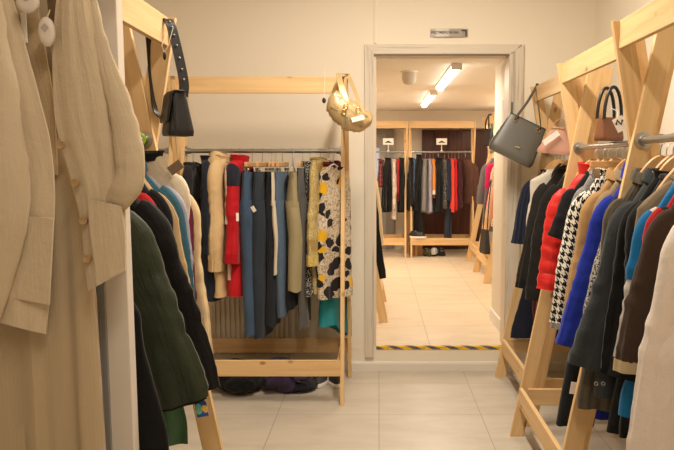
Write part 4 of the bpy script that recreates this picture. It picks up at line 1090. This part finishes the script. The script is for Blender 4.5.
garment('long_dress', 'green satin dress hem hanging below the dark coats', 'dress', LG(2.28, -.02), .05, cloth((58, 106, 70), rough=.5, spec=.4), 'black', GL, 'rib', sleeves=False, L=hz(.525), wsh=.12, hem=.20, mid=.15, th=.018, neck=.24, fold=.02)
# details on coats
m = MB(); m.lathe([(.022, 0), (.022, -.004), (.018, -.005)], 18, 'y', (0, 0, 0)); 
for x_, y_ in ((595, 383), (602, 383)):
    p = at(x_, y_, 2.33)-Vector(slate.location); m = MB(); m.tube([p+Vector((.006*math.cos(2*PI*q/12), 0, .006*math.sin(2*PI*q/12))) for q in range(12)], .0018, 6, closed=True); m.build('eyelet', STEEL, slate)

# ---- radiator
rx0, rx1 = -1.16, -.585
rad = thing('radiator', 'ribbed cream radiator on back wall behind the jeans', 'radiator', ((rx0+rx1)/2, 4.80, .14))
RP = plain((214, 204, 186), .45); W2 = (rx1-rx0)/2
m = MB(); prof = []
nrib = 17
for i in range(nrib):
    x0 = -W2+i*2*W2/nrib; dx = 2*W2/nrib
    prof += [(x0+.15*dx, 0), (x0+.25*dx, -.014), (x0+.75*dx, -.014), (x0+.85*dx, 0)]
prof = [(-W2, 0)]+prof+[(W2, 0), (W2, .03), (-W2, .03)]
m.loft([[(x, y-.0, z) for x, y in prof] for z in (0, .56)], True, True, True); m.build('panel', RP, rad, smooth=False)
m = MB(); m.span((-W2, -.018, .56), (W2, .06, .585)); m.build('top_grille', RP, rad, smooth=False, bevel=.004)
m = MB(); m.tube([(W2-.03, .015, 0), (W2-.03, .015, -.06), (W2-.03, .07, -.06)], .009, 8); m.build('pipe', RP, rad)
m = MB(); m.tube([(W2, .015, .05), (W2+.05, .015, .05)], .017, 10); m.build('valve', WHITEP, rad)

# ---- things on the floor under the back rack
def lump(name, loc, r, mat, parent, sd, amp=.25, flat=.0):
    bm = bmesh.new(); bmesh.ops.create_icosphere(bm, subdivisions=4, radius=1)
    for v in bm.verts:
        n = noise.noise(v.co*1.6+Vector((sd, 0, 0)))*amp+noise.noise(v.co*4+Vector((0, sd, 0)))*amp*.45+abs(noise.noise(v.co*7+Vector((0, sd, 3))))*amp*.25
        v.co *= 1+n; v.co = Vector((v.co.x*r[0], v.co.y*r[1], max(-r[2]*.96, v.co.z*r[2]*1.05)))
    me = bpy.data.meshes.new(name); bm.to_mesh(me); bm.free()
    for p in me.polygons: p.use_smooth = True
    me.uv_layers.new(); me.materials.append(mat)
    o = bpy.data.objects.new(name, me); COL.objects.link(o); o.location = loc
    if parent: o.parent = parent
    return o
pb = thing('duffel_bag', 'crumpled dark purple fabric bag on floor under back rack', 'bag', (-.615, 4.45, 0))
lump('body', (0, 0, .102), (.125, .14, .105), cloth((66, 44, 92), rough=.5, spec=.4), pb, 2, .35)
m = MB(); m.tube(smooth_path([(-.07, -.12, .12), (-.02, -.15, .20), (.05, -.14, .19), (.08, -.11, .10)], 5), .009, 8); m.build('strap', cloth((48, 34, 66)), pb)
pb2 = thing('backpack', 'black backpack lying on floor beside the purple bag', 'bag', (-.90, 4.46, 0))
lump('body', (0, 0, .092), (.17, .15, .095), cloth((30, 29, 32), rough=.6), pb2, 5, .2)
lump('front_pocket', (.02, -.13, .07), (.10, .05, .055), cloth((24, 23, 26)), pb2, 8, .15)
m = MB(); m.tube(smooth_path([(-.1, -.10, .15), (0, -.14, .19), (.1, -.10, .15)], 6), .010, 8); m.build('strap', cloth((20, 20, 22)), pb2)
pc2 = thing('duffel_bag', 'flat black fabric bag beside the sneakers under back rack', 'bag', (-.50, 4.45, 0))
lump('body', (0, 0, .037), (.10, .10, .038), cloth((34, 30, 40)), pc2, 12, .2)
m = MB(); m.tube(smooth_path([(-.06, -.06, .06), (-.02, -.09, .085), (.04, -.07, .06)], 5), .006, 8); m.build('strap', BLKP, pc2)
def shoe(label, loc, rz, mat, solem, L=.26, group=None, lace=None):
    o = thing('sneaker', label, 'shoe', loc, rz, group)
    def sec(x):  # half-width along the shoe
        t = x/L; return .032+.016*math.sin(PI*min(1, t*1.05))+.006*(t > .6)
    rg = []
    for z, k in ((0, .94), (.004, 1), (.022, 1), (.026, .96)):
        rg.append([((L/2)*math.cos(2*PI*q/28)*k, sec(L/2+L/2*math.cos(2*PI*q/28))*1.12*math.sin(2*PI*q/28)*k, z) for q in range(28)])
    m = MB(); m.loft(rg, True, True, True); m.build('sole', solem, o)
    rg = []
    for z, k in ((.024, .95), (.045, .93), (.06, .82), (.075, .66), (.088, .50), (.10, .46)):
        t = (z-.024)/.076
        rg.append([(-.05*t**.9+(L/2)*k*math.cos(2*PI*q/28), sec(L/2+L/2*math.cos(2*PI*q/28))*(1-.25*t)*math.sin(2*PI*q/28), z) for q in range(28)])
    m = MB(); m.loft(rg, True); m.build('upper', mat, o)
    m = MB()
    for i in range(4): m.tube([(.055-.028*i, -.022, .066+.009*i), (.045-.028*i, 0, .075+.009*i), (.055-.028*i, .022, .066+.009*i)], .003, 6)
    m.build('laces', lace or WHITEP, o)
    return o
shoe('grey sneaker with pale sole under back rack, beside the post', (-.285, 4.60, 0), R(-82), plain((60, 58, 58), .7), WHITEP)
shoe('grey sneaker with pale sole under back rack, beside the black bag', (-.39, 4.60, 0), R(-94), plain((66, 64, 64), .7), WHITEP)

# ---- next room: things on the floor, signs on the rods, tote
m = MB(); m.span((-.09, -.07, 0), (.09, .09, .145)); cb = thing('cardboard_box', 'brown cardboard box under the rack in next room', 'box', (.545, 9.98, FZ)); m.build('carton', KRAFT, cb, smooth=False, bevel=.003)
m = MB(); m.span((-.09, -.002, .145), (.09, .045, .148)); m.build('flap', KRAFT, cb, smooth=False); m = MB(); m.span((-.015, -.0715, .0), (.015, -.070, .145)); m.build('tape', plain((190, 160, 110), .4), cb, smooth=False)
CAMO = cloth((86, 86, 58), 'camo', (50, 48, 34), (150, 140, 104))
shoe('camouflage patterned shoe on floor under coral rack in next room', (.70, 9.92, FZ), R(-75), CAMO, BLKP, .26)
shoe('black and white shoe on floor in next room', (.80, 9.94, FZ), R(-100), WHITEP, BLKP, .25)
shoe('second black shoe on floor in next room near brown puffer', (.91, 9.95, FZ), R(-88), BLKL, BLKP, .25)
zrl = FZ+.272
shoe('black shoe with white trim resting on pine rail in next room', (.56, 9.745, zrl), R(-8), BLKL, WHITEP, .24)
def rod_sign(px_, label):
    x = (px_-378)/700*9.7; o = thing('rod_sign', label, 'sign', (x, 10.0, FZ+1.47+.012))
    m = MB(); m.tube([(0, 0, 0), (0, 0, .10)], .006, 8); m.lathe([(.018, -.004), (.018, .012)], 12); m.build('stem', WHITEP, o)
    m = MB(); m.span((-.075, -.004, .09), (.075, .004, .18)); m.build('card', CARDW, o, smooth=False, bevel=.002)
    rg = []
    for i in range(17):
        t = -1+2*i/16; h_ = .017*(1-abs(t)**1.5)+.0015; zc = .132+.014*math.cos(t*PI)*.6-.004+(.006*max(0, abs(t)-.75)*4)
        rg.append([(t*.05, -.0065, zc-h_), (t*.05, -.0045, zc-h_), (t*.05, -.0045, zc+h_*.55), (t*.05, -.0065, zc+h_*.55)])
    m = MB(); m.loft(rg, True, True, True); m.build('moustache_symbol', DARK, o, smooth=False)
rod_sign(388.5, 'white card sign with dark moustache before the grey door')
rod_sign(443, 'white card sign with dark moustache before the brown panels')
bt = thing('tote_bag', 'black tote bag hanging from pine beam in next room', 'bag', (1.405, 8.98, 1.70), R(-75))
bag_body(.22, .24, .22, .07).build('body', BLKL, bt)
for dy in (-.02, .02):
    m = MB(); m.ribbon(smooth_path([(-.06, dy, .21), (-.04, dy, .32), (-.005, dy*.5+.02, .405), (.04, dy, .32), (.06, dy, .21)], 6), (0, 1, 0), .02, .004); m.build('handle', BLKL, bt)
bs = thing('shoulder_bag', 'black bag hanging low on the rack behind wall return', 'bag', (1.17, 7.62, .50), R(-80))
bag_body(.20, .24, .26, .07).build('body', BLKL, bs)
m = MB(); m.tube(smooth_path([(-.07, 0, .25), (-.05, .02, .55), (.0, .06, .80), (.05, .02, .55), (.07, 0, .25)], 5), .006, 8); m.build('strap', BLKL, bs)


# ------------------------------------------------------------------ world, camera, view
w = bpy.data.worlds.new('room_ambient'); scn.world = w; w.use_nodes = True
w.node_tree.nodes['Background'].inputs[0].default_value = (1, .86, .68, 1)
w.node_tree.nodes['Background'].inputs[1].default_value = .15
cd = bpy.data.cameras.new('camera'); cam = bpy.data.objects.new('camera', cd); COL.objects.link(cam)
cd.sensor_width = 36; cd.lens = 700/674*36; cd.shift_x = -(378-337)/674; cd.shift_y = (242-225)/674
cd.clip_start = .05; cam.location = (0, 0, 1.461); cam.rotation_euler = (PI/2-R(6.27), 0, 0)
scn.camera = cam
scn.view_settings.view_transform = 'Standard'; scn.view_settings.look = 'None'; scn.view_settings.gamma = 1; scn.view_settings.exposure = 0
scn.view_settings.use_curve_mapping = False
scn.cycles.use_denoising = True
scn.cycles.max_bounces = 10; scn.cycles.diffuse_bounces = 6
scn.cycles.sample_clamp_indirect = 8
